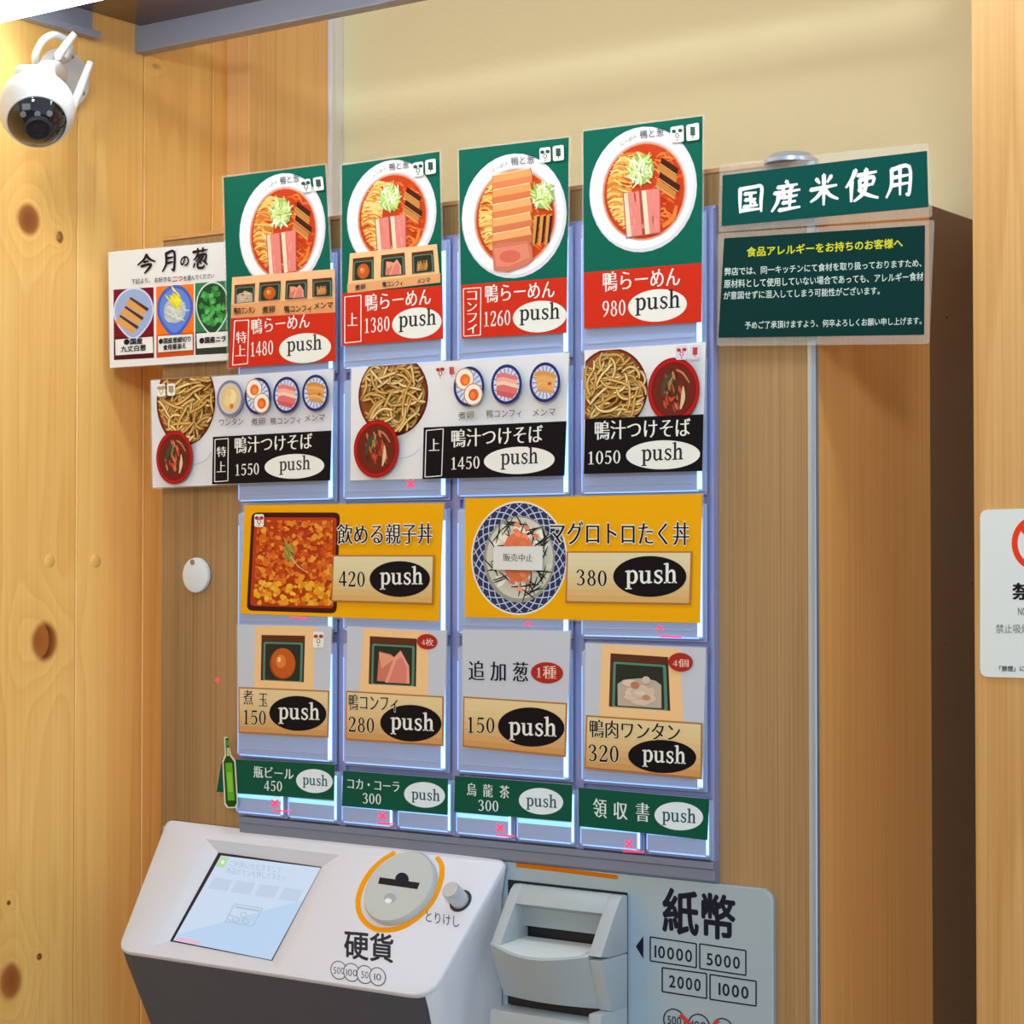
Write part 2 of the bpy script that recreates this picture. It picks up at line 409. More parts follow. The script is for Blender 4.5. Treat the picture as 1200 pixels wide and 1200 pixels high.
    def build(s, name, m, parent=None):
        me = bpy.data.meshes.new(name); me.from_pydata([tuple(v) for v in s.V], [], s.F)
        at = me.color_attributes.new('Col', 'FLOAT_COLOR', 'CORNER'); buf = []
        for f, c in zip(s.F, s.C): buf.extend(list(c)*len(f))
        at.data.foreach_set('color', buf); me.update()
        return link(name, me, m, parent)

WHITE = rgb(232, 232, 224); BLACK = rgb(12, 12, 20); GREEN = rgb(4, 96, 78); RED = rgb(204, 46, 26); GOLD = rgb(236, 168, 10)
def over(a, pl):
    """a fresh print layer on top of everything already printed in a"""
    return Art(pl, a.off+(a.k+3)*LAYER)
def rc(base, d=14, r=rnd):
    k = r.uniform(-d, d); return rgb(*[max(0, min(255, c+k+r.uniform(-d*.3, d*.3))) for c in base])
def lerp(p, q, t): return (p[0]+(q[0]-p[0])*t, p[1]+(q[1]-p[1])*t)
def quad(c, s, t):
    """point of quadrilateral c (TL, TR, BR, BL) at s across, t down"""
    return lerp(lerp(c[0], c[1], s), lerp(c[3], c[2], s), t)
def sub(c, s0, t0, s1, t1): return [quad(c, s0, t0), quad(c, s1, t0), quad(c, s1, t1), quad(c, s0, t1)]

# ---- food photographs
class Loc:
    """local frame for a round dish: (-1..1) -> pixels"""
    def __init__(s, art, cx, cy, rx, ry, sl=0.0): s.a = art; s.c = (cx, cy); s.r = (rx, ry); s.sl = sl
    def p(s, x, y): return (s.c[0]+s.r[0]*x, s.c[1]+s.r[1]*y+s.sl*s.r[0]*x)
    def poly(s, pts, col): s.a.poly([s.p(*q) for q in pts], col)
    def disc(s, x, y, r, col, ry=None, n=36): s.poly([(x+r*math.cos(2*math.pi*i/n), y+(ry or r)*math.sin(2*math.pi*i/n)) for i in range(n)], col)
    def stroke(s, pts, col, n=3, same=True):
        if not same: s.a.up()
        w = s.r[0]
        for q in ribbon2([(x*1.0, y*1.0, wd) for x, y, wd in pts], n): s.a.raw([s.p(*c) for c in q], col)
def leek(L, x, y, r, n=96, bright=True):
    L.disc(x, y, r*.72, rgb(150, 178, 90))
    for i in range(n):
        a = rnd.uniform(0, 6.28); d = r*rnd.uniform(0, .62); px, py = x+d*math.cos(a), y+d*math.sin(a); b = rnd.uniform(0, 6.28)
        l = r*rnd.uniform(.35, .75); c = rnd.uniform(-.6, .6)
        col = rgb(*rnd.choice([(214, 228, 160), (186, 212, 110), (232, 238, 200), (150, 184, 80), (240, 243, 220), (200, 220, 130)]))
        if i % 8 == 0: L.a.up()
        L.stroke([(px-l*math.cos(b)*.6, py-l*math.sin(b)*.6, .015), (px+c*l*.3, py+c*l*.3, .035), (px+l*math.cos(b+c)*.7, py+l*math.sin(b+c)*.7, .012)], col, 3)
def pork(L, pts, stripe=True):
    """pink slice with pale fat bands; pts = TL TR BR BL in local coordinates"""
    L.poly([(pts[0][0]-.02, pts[0][1]-.01), (pts[1][0]+.02, pts[1][1]), (pts[2][0]+.02, pts[2][1]+.02), (pts[3][0]-.02, pts[3][1]+.02)], rgb(190, 96, 84))
    L.poly(pts, rgb(226, 132, 122))
    def q(s, t): return quad(pts, s, t)
    for k in range(14):
        t = rnd.random(); s0 = rnd.uniform(.2, .8); a, b = q(s0, t*.8), q(s0+rnd.uniform(-.03, .03), min(1, t*.8+.2))
        L.stroke([(a[0], a[1], .02), (b[0], b[1], .01)], rc((232, 150, 138), 12), 1)
    L.poly([q(0, 0), q(.25, 0), q(.3, 1), q(0, 1)], rgb(238, 212, 184))
    L.a.up()
def ramen(art, cx, cy, rx, ry, sl, kind='std', name=True):
    L = Loc(art, cx, cy, rx, ry, sl)
    L.disc(0, 0, 1.0, rgb(214, 214, 222)); L.disc(-.02, -.02, .965, rgb(236, 236, 238))
    L.disc(.03, .02, .80, rgb(206, 200, 206), .80); L.disc(.02, .03, .775, rgb(214, 150, 120), .785)
    L.disc(.02, .03, .745, rgb(196, 62, 24), .755)
    for i in range(60):     # oil and soup tones
        a = rnd.uniform(0, 6.28); d = rnd.uniform(.1, .7); L.a.up(1 if i % 15 == 0 else 0)
        x, y = .02+d*math.cos(a), .03+d*math.sin(a)
        L.stroke([(x-.07, y, .02), (x, y+rnd.uniform(-.04, .04), .05), (x+.07, y, .02)], rc((214, 82, 30), 22), 2)
    for i in range(64):     # noodles: pale at the left, red-orange at the right
        y0 = -.58+1.16*i/63; half = math.sqrt(max(.02, .5-(y0)**2)); x0 = -half+.03
        if i % 8 == 0: L.a.up()
        L.stroke([(x0, y0+rnd.uniform(-.03, .03), .02), (x0+.13, y0-.04+rnd.uniform(-.04, .04), .035), (x0+.3, y0+rnd.uniform(-.05, .05), .035), (x0+.46, y0+.05, .02)],
                 rgb(*rnd.choice([(236, 186, 96), (244, 206, 128), (220, 150, 66), (206, 122, 50), (240, 196, 110)])), 3)
    for i in range(46):
        y0 = rnd.uniform(-.66, .62); x0 = rnd.uniform(.08, .42)
        if x0*x0+y0*y0 > .42: continue
        if i % 8 == 0: L.a.up()
        L.stroke([(x0, y0, .015), (x0+.12, y0+rnd.uniform(-.06, .1), .035), (x0+.22, y0+rnd.uniform(0, .16), .015)], rgb(*rnd.choice([(226, 104, 40), (238, 132, 60), (206, 70, 30), (180, 50, 22)])), 3)
    if kind == 'std':
        for (x, y, ln) in ((.5, -.33, .3), (.46, -.22, .34), (.5, -.08, .36), (.44, .03, .34)):
            a = R(33); c, s_ = math.cos(a), math.sin(a); dark = y in (-.33, -.08)
            base = (70, 30, 22) if dark else (196, 128, 60)
            pts = [(x-ln*.62*c, y-ln*.62*s_-.06), (x+ln*.62*c, y+ln*.62*s_-.06), (x+ln*.62*c-.03, y+ln*.62*s_+.06), (x-ln*.62*c-.03, y-ln*.62*s_+.06)]
            L.poly(pts, rgb(*base))
            L.a.up(); L.stroke([(pts[3][0], pts[3][1]-.02, .015), (pts[2][0], pts[2][1]-.02, .015)], rgb(226, 164, 92), 1)
        L.a.up(); L.stroke([(.62, .3, .05), (.55, .5, .08), (.36, .62, .05)], rgb(232, 128, 50), 3)
        pork(L, [(-.36, .04), (-.08, .02), (-.02, .72), (-.30, .74)]); pork(L, [(-.03, .02), (.30, .0), (.31, .70), (.04, .72)])
        leek(L, -.04, -.32, .33)
    else:
        for (x) in (.38, .50, .62):
            L.poly([(x, .02), (x+.1, 0), (x+.04, .46), (x-.04, .5)], rgb(206, 150, 70)); L.poly([(x+.06, .03), (x+.11, .03), (x+.05, .46), (x+.01, .48)], rgb(60, 30, 36))
        for i in range(6):
            y = -.70+.235*i; x = -.42+.0*i; w = .78
            if i < 5:
                L.poly([(x, y+.03), (x+w-.04, y-.06), (x+w, y+.3), (x+.01, y+.34)], rgb(168, 84, 44))
                L.poly([(x+.01, y+.03), (x+w-.06, y-.05), (x+w-.02, y+.09), (x+.01, y+.16)], rc((236, 160, 98), 10))
                L.poly([(x+.01, y+.15), (x+w-.02, y+.07), (x+w-.02, y+.2), (x+.02, y+.27)], rc((222, 128, 78) if i < 3 else (200, 108, 72), 10))
                L.a.up(); L.stroke([(x+.02, y+.03, .02), (x+w*.5, y-.01, .012), (x+w-.06, y-.05, .02)], rgb(246, 206, 160), 2)
            else:
                L.poly([(x, y), (x+.1, y-.05), (x+w-.1, y-.06), (x+w-.02, y+.06), (x+w, y+.24), (x+w-.12, y+.33), (x+w*.4, y+.42), (x+.03, y+.38)], rgb(206, 118, 92))
                L.poly([(x+.04, y+.03), (x+w-.12, y-.02), (x+w-.06, y+.2), (x+w*.4, y+.33), (x+.07, y+.32)], rgb(222, 134, 108))
                L.disc(x+.34, y+.17, .2, rgb(212, 104, 84), .1)
        leek(L, .54, -.3, .29, 80)
    if name:
        a, b = L.p(-.42, -.70), L.p(-.12, -.835); art.text('らーめん', a[0], a[1], b[0], b[1], ry*.085, rgb(110, 104, 110), em=True)
        a, b = L.p(-.06, -.80), L.p(.38, -.82); art.text('鴨と葱', a[0], a[1], b[0], b[1], ry*.15, rgb(50, 46, 54), em=True)
def noodles(art, cx, cy, rx, ry, sl, clip=None):
    L = Loc(art, cx, cy, rx, ry, sl); N = 40
    def inside(x, y): return x*x+y*y < .93 and (clip is None or clip(*L.p(x, y)))
    rim = [L.p(math.cos(2*math.pi*i/N), math.sin(2*math.pi*i/N)) for i in range(N)]
    if clip: rim = clip_poly(rim, clip.box)
    art.poly(rim, rgb(112, 36, 30))
    rim = [L.p(.94*math.cos(2*math.pi*i/N), .94*math.sin(2*math.pi*i/N)) for i in range(N)]
    if clip: rim = clip_poly(rim, clip.box)
    art.poly(rim, rgb(140, 78, 40))
    for i in range(170):
        a = rnd.uniform(0, 6.28); d = math.sqrt(rnd.random())*.92; x, y = d*math.cos(a), d*math.sin(a); b = rnd.choice([0, 3.14])+rnd.gauss(-.15, .55); c = rnd.uniform(-.5, .5)
        P = [(x, y)]
        for k in range(7):
            x += .10*math.cos(b); y += .10*math.sin(b); b += c*.5; c += rnd.uniform(-.35, .35); P.append((x, y))
        P = [q for q in P if inside(*q)]
        if len(P) < 3: continue
        if i % 2 == 0: L.a.up()
        f = i/170; base = rnd.choice([(230, 196, 122), (218, 178, 98), (238, 210, 144), (208, 162, 84)])
        col = rgb(*[q*(.82+.18*f) for q in base]); m = len(P)-1
        L.stroke([(q[0], q[1], .045 if j in (0, m) else .080) for j, q in enumerate(P)], rgb(140, 88, 40), 2)
        L.a.up()
        L.stroke([(q[0], q[1], .025 if j in (0, m) else .052) for j, q in enumerate(P)], col, 2)
    return L
class Clip:
    def __init__(s, box): s.box = box
    def __call__(s, x, y):
        return inpoly(x, y, s.box)
def inpoly(x, y, P):
    for i in range(len(P)):
        a, b = P[i], P[(i+1) % len(P)]
        if (b[0]-a[0])*(y-a[1])-(b[1]-a[1])*(x-a[0]) < 0: return False
    return True
def clip_poly(pts, P):
    out = pts
    for i in range(len(P)):
        a, b = P[i], P[(i+1) % len(P)]; src = out; out = []
        sd = lambda q: (b[0]-a[0])*(q[1]-a[1])-(b[1]-a[1])*(q[0]-a[0])
        for j in range(len(src)):
            p, q = src[j], src[(j+1) % len(src)]; sp, sq = sd(p), sd(q)
            if sp >= 0: out.append(p)
            if sp*sq < 0: out.append(lerp(p, q, sp/(sp-sq)))
        if not out: break
    return out
def soup(art, cx, cy, rx, ry, sl, clip=None):
    L = Loc(art, cx, cy, rx, ry, sl)
    for r, c in ((1, (150, 22, 22)), (.95, (176, 30, 28)), (.86, (130, 20, 20)), (.78, (104, 40, 28))):
        p = [L.p(r*math.cos(2*math.pi*i/40), r*math.sin(2*math.pi*i/40)) for i in range(40)]
        art.poly(clip_poly(p, clip) if clip else p, rgb(*c))
    for i in range(46):
        a = rnd.uniform(0, 6.28); d = rnd.uniform(0, .58); x, y = d*math.cos(a), d*math.sin(a)
        if clip and not inpoly(*L.p(x, y+.2), clip): continue
        if i % 8 == 0: L.a.up()
        L.stroke([(x-.05, y-.14, .04), (x, y, .1), (x+.05, y+.12, .03)], rgb(*rnd.choice([(190, 84, 50), (150, 70, 44), (70, 40, 30), (206, 120, 84), (120, 36, 26), (60, 56, 40)])), 2)
    L.a.up(); L.stroke([(-.45, .2, .05), (-.35, -.2, .16), (-.1, -.5, .06)], rgb(60, 76, 56), 3); L.stroke([(-.2, .0, .02), (-.12, -.25, .08), (.0, -.5, .02)], rgb(110, 150, 80), 3)
    L.a.up(); L.stroke([(.1, -.62, .05), (.36, -.5, .07), (.6, -.2, .04)], rgb(196, 128, 90), 3)
    if not clip or inpoly(*L.p(.3, .6), clip): L.a.up(); L.stroke([(.36, -.1, .04), (.36, .25, .16), (.26, .6, .05)], rgb(222, 190, 150), 3)
    L.a.up(); L.stroke([(-.2, .2, .04), (-.1, .3, .12), (.05, .2, .04)], rgb(206, 70, 30), 3)
def dish(art, cx, cy, rx, ry, sl, food):
    L = Loc(art, cx, cy, rx, ry, sl)
    rim = (40, 46, 110) if food != 'wonton' else (120, 122, 158)
    L.disc(0, 0, 1, rgb(*rim)); L.disc(0, 0, .84, rgb(206, 212, 228) if food != 'wonton' else rgb(206, 196, 178))
    if food != 'wonton':
        for i in range(18):
            a = 2*math.pi*i/18; L.a.up(1 if i == 0 else 0); L.stroke([(.45*math.cos(a), .45*math.sin(a), .05), (.82*math.cos(a), .82*math.sin(a), .07)], rgb(112, 124, 178), 1)
    if food == 'wonton':
        L.disc(0, 0, .68, rgb(222, 190, 140)); L.disc(.08, -.1, .4, rgb(238, 216, 160)); L.disc(-.2, .15, .25, rgb(230, 204, 150)); L.disc(.12, .42, .14, rgb(214, 112, 60)); L.disc(-.1, -.3, .22, rgb(228, 196, 140))
    elif food == 'egg':
        L.disc(-.28, -.38, .62, rgb(188, 150, 110), .56); L.disc(-.28, -.38, .55, rgb(240, 234, 222), .5); L.disc(-.25, -.34, .33, rgb(238, 110, 40), .3); L.disc(-.22, -.3, .17, rgb(244, 140, 60))
        L.disc(.28, .4, .62, rgb(188, 150, 110), .56); L.disc(.28, .4, .55, rgb(240, 234, 222), .5); L.disc(.3, .42, .33, rgb(232, 92, 34), .3); L.disc(.26, .44, .17, rgb(244, 130, 54))
    elif food == 'duck':
        for k, (y, c) in enumerate((((-.5), (222, 124, 118)), ((-.28), (236, 172, 150)), ((-.08), (238, 204, 180)), ((.1), (220, 112, 110)))):
            L.poly([(-.62, y-.06), (-.2, y-.1), (.72, y+.12), (.66, y+.42), (.2, y+.42), (-.68, y+.22)], rgb(*c))
        L.poly([(-.66, .28), (.1, .4), (.6, .5), (.35, .72), (-.2, .6), (-.6, .5)], rgb(206, 92, 96))
    elif food == 'menma':
        for i in range(9):
            y = -.5+.11*i; L.a.up(); L.stroke([(-.72+.03*i, y+.02, .08), (-.1, y+.0, .17), (.45, y+.12, .14), (.76-.03*i, y+.22, .06)], rc((216, 154, 84), 22), 3)
        L.disc(.3, .08, .13, rgb(170, 100, 50), .08)
def wbox_food(L, food):
    """contents of a small dark cup, local -1..1"""
    if food == 'egg':
        L.disc(.0, .04, .76, rgb(150, 66, 20), .95); L.disc(.03, .0, .70, rgb(192, 92, 34), .9); L.disc(-.1, -.1, .3, rgb(222, 128, 56), .4); L.disc(-.2, -.2, .09, rgb(246, 206, 160), .15)
    elif food == 'duck':
        L.poly([(-.7, .9), (-.6, -.5), (-.1, -.4), (.3, -.1), (.2, .9)], rgb(206, 118, 96)); L.poly([(-.62, -.45), (-.12, -.36), (.1, -.2), (-.5, .3)], rgb(228, 156, 124))
        L.poly([(-.35, .95), (.05, -.25), (.35, -.6), (.72, .1), (.75, .95)], rgb(232, 156, 132)); L.poly([(-.2, .95), (.15, -.1), (.4, -.3), (.62, .2), (.6, .95)], rgb(216, 128, 112))
    elif food == 'menma':
        for i in range(12):
            x = -.6+.1*i; L.a.up(1 if i % 3 == 0 else 0); L.stroke([(x-.1, .85, .05), (x, .1+rnd.uniform(-.2, .2), .13), (x+rnd.uniform(-.2, .2), -.5, .05)], rc((190, 132, 74), 26), 3)
    elif food == 'wonton':
        L.poly([(-.95, 1), (-.96, -.1), (-.7, -.34), (-.3, -.42), (.2, -.5), (.7, -.4), (.95, -.2), (.96, 1)], rgb(190, 172, 152))
        for i in range(26):
            a = rnd.uniform(0, 6.28); d = rnd.uniform(.1, .68); L.disc(d*math.cos(a), .15+d*math.sin(a), rnd.uniform(.16, .34), rc((206, 184, 164), 16), rnd.uniform(.14, .3), 10)
        L.disc(-.2, -.1, .2, rgb(186, 124, 92), .2, 10); L.disc(.3, .5, .18, rgb(196, 140, 90), .14, 10)
def cup(art, c, food):
    """c: four px corners of the square hole in a wooden box"""
    art.poly(c, rgb(92, 48, 30)); art.poly(sub(c, .04, .14, .98, 1.0), rgb(40, 26, 22))
    q = sub(c, .05, .15, .96, 1.0); art.rrect(q, 2, rgb(84, 132, 112)); q2 = sub(q, .05, .05, .94, .98); art.rrect(q2, 2, rgb(44, 48, 40))
    m = quad(q2, .5, .52); wx = (q2[1][0]-q2[0][0])/2; wy = (q2[3][1]-q2[0][1])/2
    k_ = 1.22 if food == 'duck' else 1.0
    wbox_food(Loc(art, m[0], m[1]-(k_-1)*wy*.85, wx*.97*k_, wy*.92*k_, (q2[1][1]-q2[0][1])/(q2[1][0]-q2[0][0])), food)
def icon(art, c, kind, fg=rgb(50, 80, 74), bgc=WHITE):
    if bgc: art.rrect(c, 2.5, bgc)
    if kind == 'face':      # small allergen badge: two patches over a drop-shaped mark
        for s_ in (.26, .74):
            p = quad(c, s_, .3); art.ellipse(p[0], p[1], 2.6, 2.2, fg, n=10)
        p = quad(c, .5, .58); art.arc(p[0], p[1], 2.3, 3.0, .9, fg, n=12); art.line(quad(c, .42, .86), quad(c, .58, .86), 1.0, fg)
    else:                   # ear of wheat
        for t in (.25, .38, .51, .64):
            p = quad(c, .5, t); art.ellipse(p[0]-1.4, p[1], 1.7, 1.3, fg, n=8); art.ellipse(p[0]+1.4, p[1], 1.7, 1.3, fg, n=8)
        art.line(quad(c, .5, .2), quad(c, .5, .86), .9, fg)

# ---- laminated sheets
LAM = bpy.data.materials.new('laminate_film'); LAM.use_nodes = True
nt = LAM.node_tree; b = nt.nodes['Principled BSDF']; b.inputs['Base Color'].default_value = rgb(226, 226, 220); b.inputs['Roughness'].default_value = .12; b.inputs['Alpha'].default_value = .15
CLEARPL = bpy.data.materials.new('clear_plastic'); CLEARPL.use_nodes = True
b = CLEARPL.node_tree.nodes['Principled BSDF']; b.inputs['Base Color'].default_value = rgb(190, 205, 236); b.inputs['Roughness'].default_value = .15; b.inputs['Alpha'].default_value = .55
def sheet(name, plane, c, m, parent, r=2.0, th=.0003, off=0.0):
    """thin rounded sheet (real thickness) filling px quad c on plane"""
    pts = []
    for i in range(4):
        P, A, B = Vector(c[i]), Vector(c[i-1]), Vector(c[(i+1) % 4])
        a = P+(A-P).normalized()*r; b_ = P+(B-P).normalized()*r
        for k in range(4):
            t = k/3; pts.append(tuple(a*(1-t)**2+P*2*t*(1-t)+b_*t*t))
    bm = bmesh.new(); f = [bm.verts.new(plane.at(u, v, off)) for u, v in pts]; g = [bm.verts.new(v.co-plane.n*th) for v in f]; n = len(f)
    bm.faces.new(f); bm.faces.new(g[::-1])
    for i in range(n): bm.faces.new((f[i], f[(i+1) % n], g[(i+1) % n], g[i]))
    return bm_obj(name, bm, m, parent)
def grow(c, d):
    m = (sum(p[0] for p in c)/4, sum(p[1] for p in c)/4)
    return [(p[0]+math.copysign(d, p[0]-m[0]), p[1]+math.copysign(d, p[1]-m[1])) for p in c]
def card(name, label, cat, group, plane, c, g=2.0):
    base = plane.at(*lerp(c[3], c[2], .5)); t = thing(name, label, cat, base, group)
    sheet('laminate', plane, grow(c, g), LAM, t, r=3, th=.0003, off=0)
    return t
def push(art, cx, cy, rx, ry, sl, oval, ink, tx0, ty0, tx1, ty1, h, halo=None):
    art.ellipse(cx, cy, rx, ry, oval, sl); art.text('push', tx0, ty0, tx1, ty1, h, ink, 'serif', halo=halo)

# ============================================================ THE SETTING
XL = -1.26          # timber side wall
YB = .275           # plastered back wall
YPIL = -.02         # front of the right-hand timber pillar
plL = XP(XL)
def wy(u, v): p = plL.at(u, v); return p.y, p.z
knots = []
for u, v, ru, rv, stg in ((33, 257, 13, 18, 1), (70, 278, 4, 7, .9), (52, 752, 14, 21, 1), (12, 1150, 13, 22, 1), (46, 1121, 3, 4, 1), (10, 1058, 2.5, 3, 1), (183, 78, 5, 3, .35)):
    y, z = wy(u, v); y2, _ = wy(u+ru, v); _, z2 = wy(u, v-rv); knots.append((y, z, abs(y2-y), abs(z2-z), stg))
pine = wood('pine_planks', (254, 206, 122), (242, 184, 98), (214, 148, 66), ring=13, ring_amt=.24, fine=330, fine_amt=.22, rough=.38, knots=knots, coat=.15, zs=.42)
pine2 = wood('pine_post', (250, 198, 128), (240, 182, 110), (222, 158, 84), ring=30, ring_amt=.3, fine=420, fine_amt=.25, rough=.45, zs=.3)
pillar_wood = wood('pillar_timber', (214, 168, 106), (198, 148, 86), (174, 124, 66), ring=26, ring_amt=.3, fine=420, fine_amt=.35, rough=.45, zs=.3, seed=3.3)
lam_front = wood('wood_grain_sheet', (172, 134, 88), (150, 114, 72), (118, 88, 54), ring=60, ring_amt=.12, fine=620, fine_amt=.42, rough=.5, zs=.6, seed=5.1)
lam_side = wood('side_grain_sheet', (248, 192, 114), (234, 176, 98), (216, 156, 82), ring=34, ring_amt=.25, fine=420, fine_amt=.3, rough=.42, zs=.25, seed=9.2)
plaster = mat('cream_plaster', (250, 240, 194), .85, bump=(260, .25))
structure(box('wall_back', XL-.3, 1.6, YB, YB+.08, 0, 3.0, plaster))
# timber side wall: backing board with one plank after another, joints recessed
wl = structure(box('wall_left', XL-.08, XL-.012, -3.2, YB, 0, 3.0, mat('joint_shadow_wood', (120, 70, 30), .7)))
seams = [YB-.008, wy(248, 300)[0], wy(168, 300)[0], wy(89, 600)[0]]
yy = seams[-1]
while yy > -1.2: yy -= .088; seams.append(yy)
for a, c in zip(seams[1:], seams[:-1]):
    box('plank', XL-.012, XL+(.0002 if rnd.random() < .5 else 0), a+.0004, c-.0004, 0.0, 3.0, pine, wl, bevel=.0007, seg=1)
for u, v in ((58, 657), (112, 657), (127, 1006), (62, 1008)):
    y, z = wy(u, v)
    if v < 900: lathe('nail_plug', (XL-.003, y, z), (1, 0, 0), [(.0, .0), (.0052, 0), (.0052, .0036), (.0045, .0040), (0, .0040)], mat('plug_wood', (240, 188, 108), .5), wl, seg=18)
# corner post and white frame strip between the planks and the plaster
yp0 = YP(0)
ypost = .143; xpost = YP(ypost).at(290, 655).x
structure(box('trim_1', XL, xpost, ypost, YP(0).p.y+XP(xpost).at(384, 300).y, 0, 3.0, pine2, bevel=.0008, seg=1))
ytr = XP(xpost).at(384, 300).y
trimw = mat('white_painted_frame', (244, 244, 246), .4)
structure(box('trim_2', XL, xpost-.001, ytr+.0005, YB, 0, 3.0, trimw, bevel=.002))
box('frame_lip', XL, xpost+.0035, ytr+.0005, ytr+.0045, 0, 3.0, trimw, bpy.data.objects['trim_2'], bevel=.0008)
# right-hand pillar
xpil = YP(YPIL).at(1141, 655).x
structure(box('wall_right', xpil, xpil+.42, YPIL, YB, 0, 3.0, pillar_wood, bevel=.0015))
floor_m = mat('floor_tiles', (120, 112, 104), .4)
structure(box('floor', XL-.08, 2.2, -5.2, YB+.08, -.05, 0, floor_m))

# ============================================================ OVERHEAD RAIL AND LAMP
ZR = 1.93; yfl = .040
rail_m = mat('dark_grey_metal', (150, 156, 176), .35, metal=.15)
rail_in = mat('brown_glossy_board', (96, 66, 48), .25)
rail = thing('overhead_rail', 'dark grey metal channel rail running over the machine under the ceiling', 'rail', (-.85, yfl, ZR))
bm = bmesh.new()
x_a = YP(yfl).at(150, 60).x
add_prism(bm, [(yfl-.010, ZR), (yfl+.004, ZR), (yfl+.004, ZR+.024), (yfl-.010, ZR+.024)], x_a, .9)
bm_obj('front_flange', bm, rail_m, rail, bevel=.0012)
box('soffit_board', XL+.006, .9, -.105, yfl+.006, ZR+.022, ZR+.030, rail_in, rail, bevel=.001)
bm = bmesh.new()
yl0 = XP(XL+.012).at(119, 43).y
for prm in ((XL+.002, XL+.012, -.112, yl0, ZR, ZR+.006), (XL+.002, XL+.008, -.112, yl0-.006, ZR+.006, ZR+.022)): add_box(bm, *prm)
bm_obj('side_flange', bm, rail_m, rail, bevel=.0008)
box('end_bracket', x_a-.0, x_a+.014, yfl-.016, yfl-.0005, ZR-.0005, ZR+.022, mat('dark_bracket', (48, 46, 56), .5), rail, bevel=.001)
lamp = thing('linear_ceiling_lamp', 'bright white linear lamp glowing beside the dark rail at the top left corner', 'lamp', (-.2, -.15, 1.918))
glow = mat('lamp_diffuser', (255, 255, 250), .5, emit=(236, 248, 255), estr=12.0)
box('housing', XL+.006, 1.0, -.172, -.127, 1.930, 1.944, mat('lamp_housing', (232, 232, 230), .4), lamp, bevel=.003)
box('diffuser', XL+.010, 1.0, -.170, -.129, 1.918, 1.930, glow, lamp, bevel=.004)

# ============================================================ TICKET MACHINE
ML = YP(0).at(190, 655).x; MR = YP(0).at(956.5, 655).x
ZT = fz(840, 203, 0)
mach = thing('ticket_machine', 'wood-clad meal ticket vending machine with rows of lit buttons', 'vending machine', ((ML+MR)/2, .12, 0))
box('cabinet_rear_shaded', ML+.0012, MR-.0012, .1835, YB-.004, 0, ZT-.002, mat('shaded_side_brown', (116, 74, 44), .3), mach, bevel=.0006, seg=1)  # rear of the cabinet side, the pillar's shade put into its dark brown
box('cabinet', ML+.0006, MR-.0006, .002, .1835, 0, ZT-.001, lam_side, mach, bevel=.0006, seg=1)
box('front_board', ML, MR-.0055, -.0005, .0022, 0, ZT, lam_front, mach, bevel=.0004, seg=1)
box('top_cap', ML, MR-.006, -.0015, .0028, ZT, ZT+.0035, mat('top_edge_wood', (196, 146, 92), .5), mach, bevel=.0006, seg=1)
alu = mat('brushed_aluminium', (176, 192, 212), .3, metal=.7)
box('edge_trim', MR-.0054, MR+.0006, -.0012, .0035, 0, ZT, alu, mach, bevel=.0006)
# steel button panel
px0 = -1.1026; pitch = .1068
PY = -.004
px0 = fx(282, PY); px1 = fx(839.5, PY)
pitch = (px1-px0)/4
rows = [fz(840, v, PY) for v in (240, 411, 583, 756, 932, 1008)]
panel_m = mat('lavender_grey_panel', (142, 148, 194), .35, metal=.1)
box('button_panel', px0, px1, PY, -.0004, rows[5]-.001, rows[0], panel_m, mach, bevel=.0006)
bm = bmesh.new()
zb = rows[5]-.001
add_prism(bm, [(-.0006, zb), (-.0095, zb), (-.0095, zb-.0045), (-.0075, zb-.0055), (-.0075, zb-.0125), (-.0045, zb-.0145), (-.0006, zb-.0145)], px0+.003, px1)
bm_obj('panel_lip', bm, mat('steel_lip', (124, 134, 156), .35, metal=.15), mach, bevel=.0004)
for i in range(1, 4):      # vertical mullions
    box('mullion', px0+pitch*i-.0035, px0+pitch*i+.0035, PY-.0035, PY+.0002, zb, rows[0]-.002, panel_m, mach, bevel=.0012)
box('mullion', px1-.003, px1, PY-.0035, PY+.0002, zb, rows[0]-.002, panel_m, mach, bevel=.001)
BYF = -.0120        # front of the buttons
face_m = mat('button_face', (158, 178, 220), .3)
led = mat('button_backlight', (190, 220, 255), .4, emit=(140, 195, 255), estr=2.2)
led2 = mat('button_edge_glow', (170, 200, 250), .4, emit=(96, 150, 250), estr=1.0)
led3 = mat('button_top_glow', (150, 190, 240), .4, emit=(110, 180, 255), estr=1.35)
red_led = mat('red_led', (255, 40, 70), .4, emit=(255, 50, 84), estr=1.5)
def make_button(x0, x1, z0, z1, big=True):
    b_ = box('button', x0, x1, BYF, PY-.0005, z0, z1, face_m, mach, bevel=.0016)
    t = .0036 if big else .0018
    box('clear_rim', x0-.0008, x1+.0008, BYF+.0036, BYF+.0052, z0-.0016, z1+.0010, CLEARPL, b_, bevel=.0006)
    box('light_strip', x1-t-.0006, x1-.0006, BYF-.0003, BYF+.001, z0+.002, z1-.008 if big else z1-.002, led, b_, bevel=.0002, seg=1)
    box('light_strip', x0+.0006, x0+.0014, BYF-.0003, BYF+.001, z0+.002, z1-.010 if big else z1-.002, led2, b_, bevel=.0002, seg=1)
    box('light_strip', x0+.003, x1-.003, BYF-.0003, BYF+.001, z0+.0005, z0+.0015, led2, b_, bevel=.0002, seg=1)
    if not big: box('light_strip', x0+.0018, x1-.0018, BYF-.0003, BYF+.001, z0+.0122, z0+.0156, led3, b_, bevel=.0002, seg=1)
    if big: box('inner_step', x0+.003, x1-.006, BYF-.0006, BYF+.001, z0+.0060, z0+.0072, CLEARPL, b_)
    return b_
